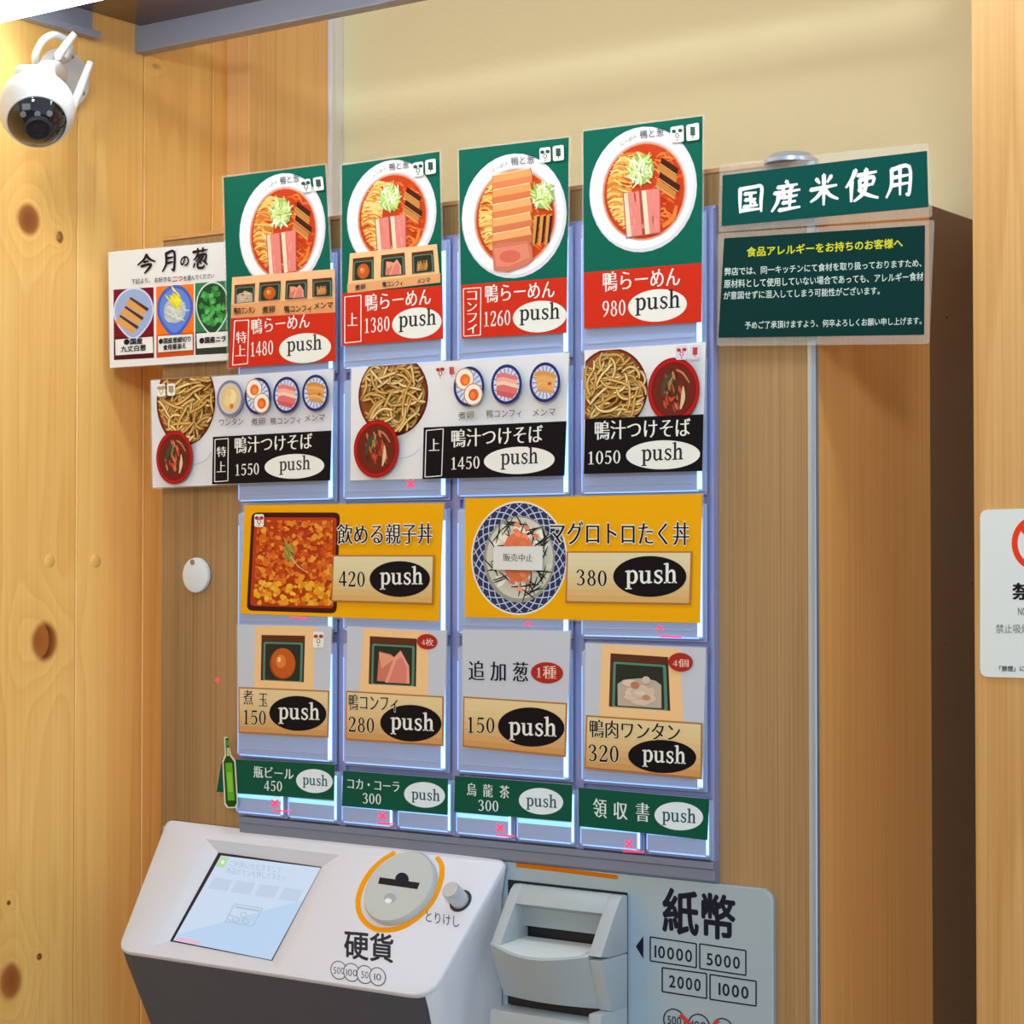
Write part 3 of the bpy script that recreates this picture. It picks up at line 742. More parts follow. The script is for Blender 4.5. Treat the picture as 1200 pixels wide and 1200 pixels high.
def dup(src, dx, dz):
    """copy a part with its own pieces, sharing their meshes"""
    c = src.copy(); COL.objects.link(c); c.location = Vector(src.location)+Vector((dx, 0, dz))
    for ch in src.children:
        d = ch.copy(); COL.objects.link(d); d.parent = c
    return c
first = None
for j in range(4):
    for i in range(4):
        zz0, zz1 = rows[j+1]+.0035, rows[j]-.0045
        if first is None:
            first = make_button(px0+.0042, px0+pitch-.0058, zz0, zz1); fz0 = zz0
        else: dup(first, pitch*i, zz0-fz0)
firsts = None
for i in range(8):
    if firsts is None: firsts = make_button(px0+.003, px0+pitch/2-.0012, rows[5]+.002, rows[4]-.004, False)
    else: dup(firsts, pitch/2*i, 0)
# red sold-out lights
plB = YP(BYF-.0006)
def sold(u, v, kind, group):
    a = Art(plB)
    s_ = 4.2
    if kind == 'x':
        a.stroke([(u-s_, v-s_, 2.0), (u+s_, v+s_, 2.0)], rgb(255, 40, 80), 1); a.stroke([(u+s_, v-s_, 2.0), (u-s_, v+s_, 2.0)], rgb(255, 40, 80), 1)
    else: a.stroke([(u-4, v+3, 1.6), (u, v-2, 2.0), (u+4, v+3, 1.6)], rgb(255, 40, 80), 2)
    a.build('sold_out_light', red_led, mach)
for u, v in ((322, 941), (448, 956), (586, 970), (737, 989), (481, 567)): sold(u, v, 'x', '')
for u, v in ((619, 731), (773, 736)): sold(u, v, 'c', '')
for u, v, wd in ((630, 741, 26), (786, 746, 26), (350, 724, 20), (330, 950, 22), (452, 965, 20), (592, 979, 22), (742, 998, 24)):
    a = Art(plB); a.line((u-wd/2, v-wd*.012), (u+wd/2, v+wd*.03), 1.6, rgb(255, 60, 100)); a.build('sold_out_glow', red_led, mach)
# round cover of the lock on the wooden front, key barrel on top, tiny indicator
p = YP(0).at(233, 674)
cov = lathe('lock_cover', (p.x, -.0006, p.z), (0, -1, 0), [(0, 0), (.0135, 0), (.0143, .0012), (.0139, .0036), (.012, .0044), (0, .0044)], mat('white_plastic_cover', (214, 218, 222), .4), mach)
cov.scale = (1, 1, 1)
lathe('cover_screw', (p.x-.002, -.005, p.z+.0105), (0, -1, 0), [(0, 0), (.0022, 0), (.0022, .0008), (0, .0011)], mat('screw_steel', (150, 150, 150), .3, metal=.9), cov, seg=14)
p = YP(.01).at(930, 187)
lathe('top_lock', (p.x, .006, ZT+.001), (0, 0, 1), [(0, 0), (.018, 0), (.018, .0025), (.013, .0065), (.005, .008), (0, .008)], alu, mach)
p = YP(0).at(256, 797)
lathe('indicator_light', (p.x, -.0006, p.z), (0, -1, 0), [(0, 0), (.0016, 0), (.0014, .0012), (0, .0016)], red_led, mach, seg=12)

# ---- lower steel plate with the banknote lettering
PLY = -.0045; plP = YP(PLY)
plate_m = mat('pale_steel_plate', (166, 186, 198), .34, metal=.25)
zpt = plP.at(880, 1040).z; xr = plP.at(906, 1100).x; xl_ = ML+.006
bm = bmesh.new(); rr_ = .009; prof = [(xl_, .95), (xl_, zpt)]
prof += [(xr-rr_+rr_*math.sin(a), zpt-rr_+rr_*math.cos(a)) for a in (R(90)*k/6 for k in range(7))]+[(xr, .95)]
A_ = [bm.verts.new((x, PLY, z)) for x, z in prof]; B_ = [bm.verts.new((x, -.0006, z)) for x, z in prof]
bm.faces.new(A_); bm.faces.new(B_[::-1])
for i in range(len(A_)): bm.faces.new((A_[i], A_[(i+1) % len(A_)], B_[(i+1) % len(A_)], B_[i]))
bm_obj('steel_plate', bm, plate_m, mach, bevel=.0007)
a = Art(plP, .00005)
ink = rgb(28, 30, 44)
a.text('紙幣', 776, 1093, 862, 1104, 54, ink, wt=.028)
a.poly([(745, 1109), (754, 1097), (754, 1124)], ink)
for c, t, tx in (([(762, 1098), (816, 1106), (816, 1134), (762, 1126)], '10000', (767, 1122, 811, 1128)), ([(820, 1106), (874, 1114), (874, 1143), (820, 1135)], '5000', (828, 1131, 867, 1136)),
                 ([(776, 1134), (828, 1141), (828, 1170), (776, 1162)], '2000', (784, 1157, 821, 1162)), ([(832, 1142), (886, 1150), (886, 1179), (832, 1171)], '1000', (842, 1166, 877, 1171))):
    a.outline(c, 1.6, ink); a.text(t, tx[0], tx[1], tx[2], tx[3], 14.5, ink, wt=.012, track=1.15)
for (u, v, t) in ((790, 1196, '500'), (819, 1202, '100'), (847, 1207, '50')):
    a.arc(u, v, 13, 14, 1.4, ink, .13)
    a.text(t, u-8, v+4, u+8, v+6, 10, ink)
for p_, q_ in (((797, 1189), (832, 1224)), ((842, 1196), (800, 1236))): a.line(p_, q_, 4.5, rgb(206, 60, 50))
a.build('banknote_lettering', INK, mach)
a = Art(plP, .00005)
a.stroke([(607, 1014, 5), (640, 1017.5, 5.2), (700, 1025, 5.2), (722, 1028, 5)], rgb(206, 112, 6), 2); a.ellipse(607, 1014, 2.4, 2.6, rgb(206, 112, 6)); a.ellipse(722, 1028, 2.4, 2.6, rgb(206, 112, 6))
a.build('orange_bar', INK, mach)

# ---- banknote slot: moulded hood in a black recess
bill = box('banknote_slot', *[fx(596, PLY), fx(735, PLY)], PLY-.0008, PLY+.002, .98, plP.at(735, 1046).z, mat('black_recess', (14, 14, 24), .5), mach)
hood_m = mat('pale_grey_moulding', (170, 180, 184), .32)
hx0 = YP(-.012).at(602, 1036).x; hx1 = YP(-.012).at(730, 1052).x
hzt = YP(-.012).at(603, 1036).z
zl = 1.233
yf = -.040
def side_prof(): return [(-.006, hzt), (-.012, hzt+.0003), (-.0165, hzt-.003), (-.027, hzt-.018), (yf, zl), (yf+.012, zl-.002), (-.006, zl-.002)]
bm = bmesh.new()
add_prism(bm, side_prof(), hx0, hx0+.0085)
bm_obj('side_cheek', bm, hood_m, bill, bevel=.0012, smooth=True)
bm = bmesh.new(); add_prism(bm, side_prof(), hx1-.0105, hx1)
bm_obj('side_cheek', bm, hood_m, bill, bevel=.0012, smooth=True)
bm = bmesh.new()
add_prism(bm, [(-.006, hzt), (-.012, hzt+.0003), (-.0165, hzt-.003), (-.0225, hzt-.0115), (-.013, hzt-.0150), (-.006, hzt-.0150)], hx0+.0080, hx1-.0100)
bm_obj('hood_top', bm, hood_m, bill, bevel=.0012, smooth=True)
bm = bmesh.new()
add_prism(bm, [(-.0055, hzt-.014), (-.0150, hzt-.014), (-.0125, hzt-.0205), (-.0110, hzt-.0235), (-.0110, hzt-.0285), (-.0055, hzt-.0285)], hx0+.0084, hx1-.0104)
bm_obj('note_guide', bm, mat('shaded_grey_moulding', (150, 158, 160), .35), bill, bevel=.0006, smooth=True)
# scooped lip and rounded lower hood, bulging in the middle
zlo = YP(yf).at(640, 1180).z
bm = bmesh.new(); n = 16; cols = []
for k in range(n+1):
    s_ = k/n; x = hx0+(hx1-.0100-hx0)*s_; bu = math.sin(math.pi*s_)
    cols.append([bm.verts.new(p_) for p_ in ((x, -.008, zl+.0012), (x, yf-.010*bu+.001, zl+.0008-.0045*bu), (x, yf-.0105*bu-.0004, zl-.0006-.0045*bu), (x, yf+.007-.0085*bu, (zl+zlo)/2-.002*bu), (x, yf+.016-.0065*bu, zlo), (x, -.008, zlo-.001))])
for k in range(n):
    for q in range(6):
        f = bm.faces.new((cols[k][q], cols[k+1][q], cols[k+1][(q+1) % 6], cols[k][(q+1) % 6]))
        if q < 1: f.material_index = 1
bm.faces.new(cols[0]); bm.faces.new(cols[n][::-1])
bm_obj('scooped_lower_hood', bm, [hood_m, mat('lit_lip_grey', (212, 218, 218), .3)], bill, smooth=True)  # lip's upper face coloured lighter, as if catching light from above
bm = bmesh.new(); add_prism(bm, [(-.006, zl-.0022), (yf, zl-.0022), (yf+.013, zlo), (-.020, zlo-.001), (-.006, zlo-.001)], hx1-.0099, hx1)
bm_obj('side_cheek', bm, hood_m, bill, bevel=.0012, smooth=True)
box('return_slot', hx0+.004, hx1-.014, -.022, -.006, zlo-.007, zlo-.0005, mat('slot_black', (16, 20, 26), .4), bill)
bm = bmesh.new(); add_prism(bm, [(-.006, zlo-.007), (yf-.001, zlo-.007), (yf-.001, .99), (-.006, .99)], hx0, hx1-.010)
add_prism(bm, [(-.006, zlo-.0002), (yf-.0, zlo-.0002), (yf-.0, .99), (-.006, .99)], hx1-.0099, hx1)
bm_obj('lower_front', bm, hood_m, bill, bevel=.0012, smooth=True)

# ---- coin unit: slanted console that stands proud of the front
c_back = [YP(-.006).at(196, 961), YP(-.006).at(590, 1007)]
zb_ = (c_back[0].z+c_back[1].z)/2; xbl, xbr = c_back[0].x, c_back[1].x
fl = YP(-.075).at(140, 1112); frp = YP(-.075).at(502, 1165)
zf_ = (fl.z+frp.z)/2; xfl, xfr = fl.x, frp.x
nrm = Vector((1, 0, 0)).cross(Vector((0, -.069, zf_-zb_))).normalized()
if nrm.y > 0: nrm = -nrm
plC = Plane((0, -.006, zb_), nrm)
cream_pl = mat('warm_white_plastic', (220, 221, 229), .38, bump=(900, .08)); grey_pl = mat('grey_plastic', (72, 75, 86), .5)
coin = thing('coin_console', '', '', (0, 0, 0)); bpy.data.objects.remove(coin)
def C3(u, v, off=0.0): return plC.at(u, v, off)
outer = []
corn = [(197, 961), (590, 1008), (500, 1168), (139, 1113)]; rads = [7, 9, 26, 14]
for i in range(4):
    P, A, B = Vector(corn[i]), Vector(corn[i-1]), Vector(corn[(i+1) % 4]); r_ = rads[i]
    a_ = P+(A-P).normalized()*r_; b2 = P+(B-P).normalized()*r_
    for k in range(6):
        t = k/5; outer.append(tuple(a_*(1-t)**2+P*2*t*(1-t)+b2*t*t))
hole = [(243, 984), (396, 1003), (389, 1010), (326, 1138), (170, 1112), (243, 990)]
hole = [(241, 983), (398, 1002), (327, 1139), (168, 1111)]
scr = [(256, 999), (377, 1016), (319, 1126), (199, 1103)]
bm = bmesh.new()
vo = [bm.verts.new(C3(*p_)) for p_ in outer]; vh = [bm.verts.new(C3(*p_)) for p_ in hole]
allv = vo+vh
tris = geometry.tessellate_polygon([[Vector((p_[0], p_[1], 0)) for p_ in outer], [Vector((p_[0], p_[1], 0)) for p_ in hole]])
for t in tris:
    try: bm.faces.new([allv[i] for i in t])
    except ValueError: pass
# bevelled recess down to the screen
vs_ = [bm.verts.new(C3(*p_, -.0085)) for p_ in scr]
for i in range(4): bm.faces.new((vh[i], vh[(i+1) % 4], vs_[(i+1) % 4], vs_[i]))
# rounded rim all round and the underside
def ring_at(s_, dy, dz): return None
cen = Vector((sum(v.co.x for v in vo)/len(vo), sum(v.co.y for v in vo)/len(vo), sum(v.co.z for v in vo)/len(vo)))
prev = vo
for k, (gx, dn) in enumerate(((.0014, -.0006), (.0022, -.0020), (.0024, -.0042))):
    cur = []
    for v in vo:
        d = (v.co-cen); d = (d-nrm*d.dot(nrm)).normalized(); cur.append(bm.verts.new(v.co+d*gx+nrm*dn))
    for i in range(len(vo)): bm.faces.new((prev[i], prev[(i+1) % len(vo)], cur[(i+1) % len(vo)], cur[i]))
    prev = cur
coin = bm_obj('coin_console', bm, cream_pl, mach, smooth=True)
# grey body behind the face: loft of the rim down and back to the plate
bm = bmesh.new(); lv = [[bm.verts.new(v) for v in [p_.co if hasattr(p_, 'co') else p_ for p_ in []]]]
bm.free()
rim = []
for p_ in outer:
    q = C3(*p_); d = (q-cen); d = (d-nrm*d.dot(nrm)).normalized(); rim.append(q+d*.0023-nrm*.0040)
bm = bmesh.new(); L0 = [bm.verts.new(q) for q in rim]
def drop(q, k):
    f = max(0.0, min(1.0, (-.006-q.y)/.069))        # 0 at the back edge, 1 at the front edge
    tx = (q.x-cen.x)
    if k == 1: return Vector((q.x, q.y+.004*f, q.z-.010*f))
    if k == 2: return Vector((cen.x+tx*.965+.002, min(-.004, -.006-.046*f), q.z-.040*f-.02))
    if k == 3: return Vector((cen.x+tx*.94+.006, min(-.004, -.006-.020*f), min(q.z-.06, zf_-.045)))
    return Vector((cen.x+tx*.94+.006, min(-.004, -.006-.020*f), 1.0))
prev = L0
for k in (1, 2, 3, 4):
    cur = [bm.verts.new(drop(q, k)) for q in rim]
    for i in range(len(rim)): bm.faces.new((prev[i], prev[(i+1) % len(rim)], cur[(i+1) % len(rim)], cur[i]))
    prev = cur
bmesh.ops.recalc_face_normals(bm, faces=bm.faces)
for f in bm.faces:
    if abs(f.normal.x) > .35 and f.calc_center_median().x > cen.x+.05: f.material_index = 1
bm_obj('console_underside', bm, [grey_pl, cream_pl], coin, smooth=True)
# dark bezel gap, display
bm = bmesh.new(); f = [bm.verts.new(C3(*p_, -.0084)) for p_ in scr]; bm.faces.new(f)
bm_obj('screen_bezel', bm, mat('black_bezel', (24, 18, 40), .3), coin)
disp = [(259, 1002.5), (376, 1017), (318, 1125), (203, 1102)]
a = Art(plC, -.0080)
a.poly(disp, rgb(206, 224, 246)); a.poly([quad(disp, 1, .35), quad(disp, 1, 1), quad(disp, 0, 1), quad(disp, 0, .93)], rgb(188, 216, 246))
a.poly(sub(disp, .01, .01, .09, .13), rgb(176, 226, 160)); q = quad(disp, .05, .07); a.ellipse(q[0], q[1], 2, 2.4, rgb(232, 250, 226))
faint = rgb(176, 192, 212)
def on(s0, t0, s1, t1, txt, h): p_, q_ = quad(disp, s0, t0), quad(disp, s1, t1); a.text(txt, p_[0], p_[1], q_[0], q_[1], h, faint, em=True, ital=-.0)
on(.14, .11, .66, .11, 'ご利用いただきまして', 8); on(.15, .19, .74, .19, '商品ボタンを押して下さい', 8)
for s0 in (.05, .28, .52, .76): a.poly(sub(disp, s0, .25, s0+.19, .38), rgb(196, 212, 234))
c4 = sub(disp, .38, .50, .66, .70); a.outline(c4, 1.0, faint); a.line(quad(disp, .40, .53), quad(disp, .65, .53), 2.0, faint)
for s_, t_ in ((.52, .6), (.47, .66), (.57, .66), (.41, .65)): q = quad(disp, s_, t_); a.arc(q[0], q[1], 4, 3.6, 1, faint, .1)
a.poly(sub(disp, .02, .955, .26, .995), rgb(232, 190, 206))
scrm = attr_mat('lit_display', .2, .3, emit=.92); a.build('display', scrm, coin)
# coin disc, ring, knob, lettering
a = Art(plC, .00008)
org = rgb(246, 160, 14)
ringpts = [(461, 1000), (444, 1012), (428, 1031), (419.5, 1055), (423, 1074), (436, 1087), (452, 1090), (472, 1086), (494, 1071), (509, 1052), (517, 1030), (517.5, 1014), (513, 1006)]
a.stroke([(x, y, 6.2 if 0 < i < 12 else 5.2) for i, (x, y) in enumerate(ringpts)], org, 4); a.ellipse(461, 1000, 2.9, 2.6, org); a.ellipse(513, 1006, 3, 2.6, org)
a.text('硬貨', 403, 1123, 461, 1129, 34, rgb(52, 50, 60), wt=.02, ital=.16)
a.text('とりけし', 499, 1080, 538, 1087, 13, rgb(70, 68, 76), ital=.2)
for (u, v, t) in ((397, 1137, '500'), (412, 1139.5, '100'), (427.5, 1142, '50'), (442.5, 1144.5, '10')):
    a.ellipse(u, v, 9.8, 11, rgb(220, 221, 229), .1); a.arc(u, v, 9.8, 11, 1.1, rgb(76, 74, 82), .1); hw = 2.1*len(t); a.text(t, u-hw, v+4, u+hw, v+4.8, 8, rgb(76, 74, 82), ital=.15)
a.build('console_lettering', INK, coin)
dc = plC.at(471.5, 1043); rad = .5*((plC.at(509, 1030)-plC.at(429, 1050)).length)*.99
rad = .5*(plC.at(507, 1046)-plC.at(430, 1037)).length*.97
disc_m = mat('coin_disc_grey', (190, 196, 194), .3)
disc = lathe('coin_disc', dc, nrm, [(0, 0), (rad, 0), (rad, .0045), (rad*.965, .0062), (0, .0062)], disc_m, coin, seg=56)
pD = Plane(dc+nrm*.0062, nrm)
a = Art(pD, .0001)
a.poly([(445, 1028), (492, 1034.5), (489, 1042), (443, 1035.5)], rgb(40, 34, 40)); a.ellipse(471, 1030.5, 8, 8, rgb(34, 36, 48)); a.ellipse(457, 1052.5, 7, 6, rgb(168, 174, 172)); a.ellipse(455, 1055.5, 4, 3, rgb(236, 240, 240))
a.build('coin_slit', INK, disc)
kc = plC.at(540, 1056); lathe('reject_knob_hole', kc, nrm, [(0, .0001), (.0088, .0001), (.0088, .0006), (0, .0006)], mat('knob_gap', (58, 48, 54), .5), coin, seg=28)
lathe('reject_knob', kc, nrm, [(0, 0), (.0066, 0), (.0066, .0155), (.0060, .0165), (0, .0165)], mat('polished_steel', (196, 200, 204), .3, metal=.25), coin, seg=32)

# ============================================================ SECURITY CAMERA
body_c = XP(XL+.088).at(43, 127)
depth = (body_c-CAM).dot(ROT @ Vector((0, 0, -1)))
RB = 44.5*depth/F_PX
tocam = (CAM-body_c).normalized()
rightv = ROT @ Vector((1, 0, 0)); upv = ROT @ Vector((0, 1, 0))
lens_ax = (tocam*math.cos(R(36))-upv*math.sin(R(36))+rightv*.02).normalized()
cam_t = thing('security_camera', 'white dome security camera with two antennas fixed to the timber wall', 'camera', (XL, body_c.y, body_c.z))
wp = mat('glossy_white_plastic', (216, 217, 216), .3, coat=.3)
up_ax = -lens_ax
def sph(a0, a1, r, n=18): return [(r*math.sin(R(a0+(a1-a0)*k/n)), r*math.cos(R(a0+(a1-a0)*k/n))) for k in range(n+1)]
body = lathe('camera_body', body_c, lens_ax, sph(51, 128, RB)+[(RB*.77, -RB*.64), (RB*.76, -RB*.66), (RB*.73, -RB*.70)]+sph(134, 180, RB*.97), wp, cam_t, seg=56)
lathe('lens_dome', body_c, lens_ax, sph(0, 51, RB*.995), mat('black_glossy_dome', (18, 18, 22), .06, coat=1.0), cam_t, seg=56)
lathe('dome_rim', body_c, lens_ax, [(RB*.775, RB*.60), (RB*.80, RB*.63), (RB*.795, RB*.655), (RB*.76, RB*.66), (RB*.75, RB*.64)], wp, cam_t, seg=56)
la = (lens_ax+upv*.02+rightv*.02).normalized()
lathe('lens', body_c+la*RB*.965, la, [(RB*.36, 0), (RB*.36, RB*.06), (RB*.30, RB*.10), (RB*.29, RB*.05), (RB*.20, RB*.05), (RB*.19, RB*.02), (RB*.09, RB*.03), (0, RB*.05)], mat('lens_black', (40, 38, 44), .35), cam_t, seg=40)
for s_ in (-.52, .0, .5):
    d = (lens_ax+rightv*s_*.55+upv*.42).normalized(); lathe('led_window', body_c+d*RB*.99, d, [(0, .0008), (.0022, .0008), (.0024, 0)], mat('led_lens', (120, 120, 126), .15), cam_t, seg=14)
wb = XP(XL).at(72, 93)
lathe('wall_mount', wb, (1, 0, 0), [(0, .0002), (.025, .0002), (.025, .005), (.022, .009), (.012, .011), (0, .011)], wp, cam_t)
for dy_, dz_ in ((.014, -.010), (-.013, .012), (.002, .018)): lathe('mount_screw', wb+Vector((.0098, dy_, dz_)), (1, 0, 0), [(0, 0), (.0022, 0), (.0020, .0008), (0, .0010)], mat('screw_grey', (120, 120, 124), .4, metal=.6), cam_t, seg=12)
lathe('body_seam', body_c, lens_ax, [(RB*.782, -RB*.63), (RB*.775, -RB*.645), (RB*.75, -RB*.655)], mat('seam_shadow_plastic', (176, 172, 168), .5), cam_t, seg=56)
neck_a = XP(XL+.012).at(66, 92); neck_b = XP(XL+.05).at(58, 88)
tube('mount_arm', [neck_a, XP(XL+.030).at(66, 84), XP(XL+.055).at(54, 84), body_c+up_ax*RB*.7+upv*RB*.4+rightv*RB*.25], .0085, wp, cam_t, seg=18)
kp = XP(XL+.080).at(32, 80)
lathe('swivel_joint', kp-rightv*.006-upv*.004, (rightv+tocam*.6), [(0, 0), (.0055, 0), (.0066, .0015), (.0066, .018), (.0055, .020), (0, .020)], wp, cam_t, seg=28)
tube('antenna', [XP(XL+.05).at(68, 66), XP(XL+.056).at(78, 52), XP(XL+.062).at(88, 39)], .0036, wp, cam_t, taper=.0026)
tube('antenna', [XP(XL+.05).at(82, 132), XP(XL+.055).at(91, 112), XP(XL+.06).at(106, 73)], .0042, wp, cam_t, taper=.0026)
cable = tube('cable', [XP(XL+.01).at(43, 80), XP(XL+.02).at(42, 64), XP(XL+.03).at(52, 46), XP(XL+.035).at(66, 41), XP(XL+.035).at(79, 48), XP(XL+.03).at(83, 60), XP(XL+.02).at(76, 70), XP(XL+.03).at(68, 66)], .0030, wp, cam_t)

# ============================================================ NO-SMOKING SIGN ON THE PILLAR
plS = YP(YPIL-.0012)
def sx(u, v): return (u, v)
sgn = thing('no_smoking_sign', 'white rounded no-smoking notice cut by the right edge, on the timber pillar', 'sign', plS.at(1200, 793))
cS = [(1148.5, 597.5), (1278, 594), (1278, 797), (1148.5, 793)]
sheet('sign_board', plS, cS, mat('white_sign_plastic', (222, 228, 224), .4), sgn, r=9, th=.0010)
a = Art(plS, .00006); rd = rgb(232, 62, 34)
a.arc(1213, 636.5, 27.5, 31.5, 7, rd); a.line((1195, 616), (1231, 658), 6, rd)
a.text('禁煙', 1186, 703, 1240, 703, 20, rgb(30, 22, 34), wt=.03); a.text('NO SMOKING', 1193, 721, 1236, 721, 9, rgb(60, 60, 64)); a.text('禁止吸烟', 1167, 742, 1206, 742, 10.5, rgb(110, 104, 92)); a.text('「禁煙」には', 1171, 787, 1208, 787, 7, rgb(70, 70, 80), wt=.02, em=True)
a.build('sign_print', PRINT, sgn)

# ============================================================ CARDS ABOVE AND ON THE BUTTONS
CY = -.0137
def tilted(zref, m, y0=CY):      # a card standing on its lower edge and leaning forward at the top
    return Plane((0, y0, zref), (0, -1, -m))
g1 = 'ramen cards of the top row'
def title_noodle(a, x0, y0, x1, y1, h): a.text('鴨らーめん', x0, y0, x1, y1, h, WHITE, 'mincho')
PKW = (226, 230, 226)
def toppings(a, cells, foods):
    for c, f in zip(cells, foods): cup(a, c, f)

# -- card 1480
c = [(262, 208), (381, 193), (393, 423), (268, 431)]
zc = YP(CY).at(330, 428).z
pl = tilted(zc, .03); t = card('menu_card', 'green and red card with ramen photo above a box of four toppings, 1480', 'menu card', g1, pl, c)
a = Art(pl, .0001); a.poly(c, GREEN); ramen(a, 331, 271, 50.5, 68, -.10)
a.poly([(272, 325), (392.3, 315), (393, 368), (270.5, 373)], rgb(238, 186, 136)); a.poly([(271, 357), (392.6, 348), (392.8, 368), (270.5, 373)], rgb(226, 160, 106))
toppings(a, [[(275, 334), (299, 332), (298, 354), (274.5, 356)], [(304, 331), (329, 329), (328, 351), (303, 353)], [(335, 329), (360, 327), (359.5, 349), (334, 351)], [(366, 327), (389, 325), (389, 347), (366, 348)]], ('wonton', 'egg', 'duck', 'menma'))
a.build('dish_photo', PRINT, t); a = over(a, pl)
for tx, u0, u1, v in (('鴨肉ワンタン', 274, 299, 369), ('煮卵', 307, 322, 368), ('鴨コンフィ', 333, 365, 367), ('メンマ', 368, 390, 363)): a.text(tx, u0, v, u1, v-1.5, 9, rgb(60, 44, 36), wt=.02, em=True)
a.poly([(270.5, 373), (393, 366), (393, 423), (268, 431)], RED); a.outline([(275, 376), (291.5, 375), (290, 426), (272.5, 428)], 1.1, WHITE)
a.text('特', 276.5, 403, 289, 402.5, 15, WHITE, 'mincho', em=True); a.text('上', 275.5, 417.5, 288, 417, 13, WHITE, 'mincho')
title_noodle(a, 294.5, 392, 363, 384, 18); a.text('1480', 294, 418, 320, 415.5, 17, WHITE, 'serif')
push(a, 357.5, 408, 30.5, 17.5, -.06, WHITE, rgb(50, 50, 54), 336, 412.5, 377, 409.5, 24); a.build('lettering', PRINT, t)
# -- card 1380
c = [(400.6, 194), (515, 177.6), (519.4, 397), (401, 405)]
pl = tilted(YP(CY).at(460, 400).z, .012); t = card('menu_card', 'green and red card with ramen photo above a box of three toppings, 1380', 'menu card', g1, pl, c)
a = Art(pl, .0001); a.poly(c, GREEN); ramen(a, 459, 252.5, 52.5, 65, -.10)
a.poly([(410, 297), (512, 286), (516, 331), (407, 344)], rgb(240, 192, 138)); a.poly([(407, 333), (516, 320), (516, 331), (407, 344)], rgb(226, 164, 108))
toppings(a, [[(413.5, 303), (438, 300.5), (438, 327), (413, 329)], [(447, 299), (474, 296), (475, 322), (446, 325)], [(482.5, 296), (507.5, 293), (509, 318), (483, 321)]], ('egg', 'duck', 'menma'))
a.build('dish_photo', PRINT, t); a = over(a, pl)
for tx, u0, u1, v in (('煮卵', 416, 428, 341), ('鴨コンフィ', 448, 472, 337), ('メンマ', 489, 504, 333)): a.text(tx, u0, v, u1, v-2, 7, rgb(60, 50, 80), wt=.02, em=True)
a.poly([(401, 344), (518.4, 334.5), (519.4, 397), (401, 405)], RED); a.outline([(404, 348), (423, 346), (423, 400), (404, 402)], 1.1, WHITE); a.text('上', 407, 382, 419, 381.5, 15, WHITE, 'mincho')
title_noodle(a, 428, 365, 505, 357, 20); a.text('1380', 427.5, 390.5, 456.5, 388, 17.5, WHITE, 'serif')
push(a, 488.5, 378.5, 29, 18, -.07, WHITE, rgb(44, 44, 50), 467, 384, 511, 380.5, 26); a.build('lettering', PRINT, t)
# -- card 1260
c = [(537.6, 176), (666.6, 161), (664, 390), (541, 396.5)]
pl = tilted(YP(CY).at(600, 393).z, .0); t = card('menu_card', 'green and red card with sliced duck fanned over the ramen, 1260', 'menu card', g1, pl, c)
a = Art(pl, .0001); a.poly(c, GREEN); ramen(a, 602.6, 253, 61.5, 73, -.06, 'duck'); a.build('dish_photo', PRINT, t); a = over(a, pl)
a.poly([(540.5, 334), (664.8, 325), (664, 390), (541, 396.5)], RED); a.outline([(543, 338.5), (563.5, 337), (563, 392.5), (543.5, 394)], 1.1, WHITE)
for ch, v in (('コ', 352), ('ン', 365), ('フ', 378), ('ィ', 391)): a.text(ch, 547.5, v, 559, v-.6, 10.5, WHITE, 'mincho')
title_noodle(a, 568.5, 355, 650, 349, 21); a.text('1260', 567.5, 383, 598, 381, 18, WHITE, 'serif')
push(a, 632.5, 371, 31.5, 18.5, -.06, WHITE, rgb(44, 44, 50), 608.5, 376, 656, 373.5, 26); a.build('lettering', PRINT, t)
# -- card 980
c = [(683.5, 154), (823.4, 136), (822, 377.5), (684.4, 385)]
pl = tilted(YP(CY).at(750, 380).z, .0); t = card('menu_card', 'green and red card with plain ramen photo and wide red band, 980', 'menu card', g1, pl, c)
a = Art(pl, .0001); a.poly(c, GREEN); ramen(a, 753.7, 222, 63, 73.5, -.08); a.build('dish_photo', PRINT, t); a = over(a, pl)
a.poly([(684.2, 319.5), (822.5, 308), (822, 377.5), (684.4, 385)], RED)
title_noodle(a, 706.5, 342, 797, 335, 23); a.text('980', 706, 371.5, 733, 369.5, 18.5, WHITE, 'serif')
push(a, 770.5, 358, 34.5, 19, -.06, WHITE, rgb(44, 44, 50), 744, 364, 797, 360.5, 29); a.build('lettering', PRINT, t)
# allergen badges printed on the four ramen cards
cards_top = [o for o in COL.objects if o.name.startswith('menu_card')]
for o, m_, y_, q1, q2 in zip(cards_top, (.03, .012, 0, 0), (330, 460, 600, 750),
        ([(352, 211), (363.5, 209), (365, 224.5), (353.5, 226)], [(483.5, 191), (496, 189), (496, 206), (483.5, 207.5)], [(632, 173.5), (645, 172), (645.5, 189.5), (632.5, 191)], [(785.5, 149), (801, 146.5), (801.5, 166), (786, 167.5)]),
        ([(366.5, 208.5), (378, 206.5), (380, 222.5), (368, 224)], [(498, 188), (510.5, 185.5), (511, 203), (498.5, 205)], [(647.5, 171.5), (660.5, 169.5), (661, 187.5), (648, 189)], [(804, 146.5), (819, 143.5), (819.5, 163.5), (804.5, 165.5)])):
    zr = {330: YP(CY).at(330, 428).z, 460: YP(CY).at(460, 400).z, 600: 1, 750: 1}[y_]
    a = Art(tilted(zr, m_), .0015); icon(a, q1, 'face'); icon(a, q2, 'wheat'); a.build('allergen_badge', PRINT, o)

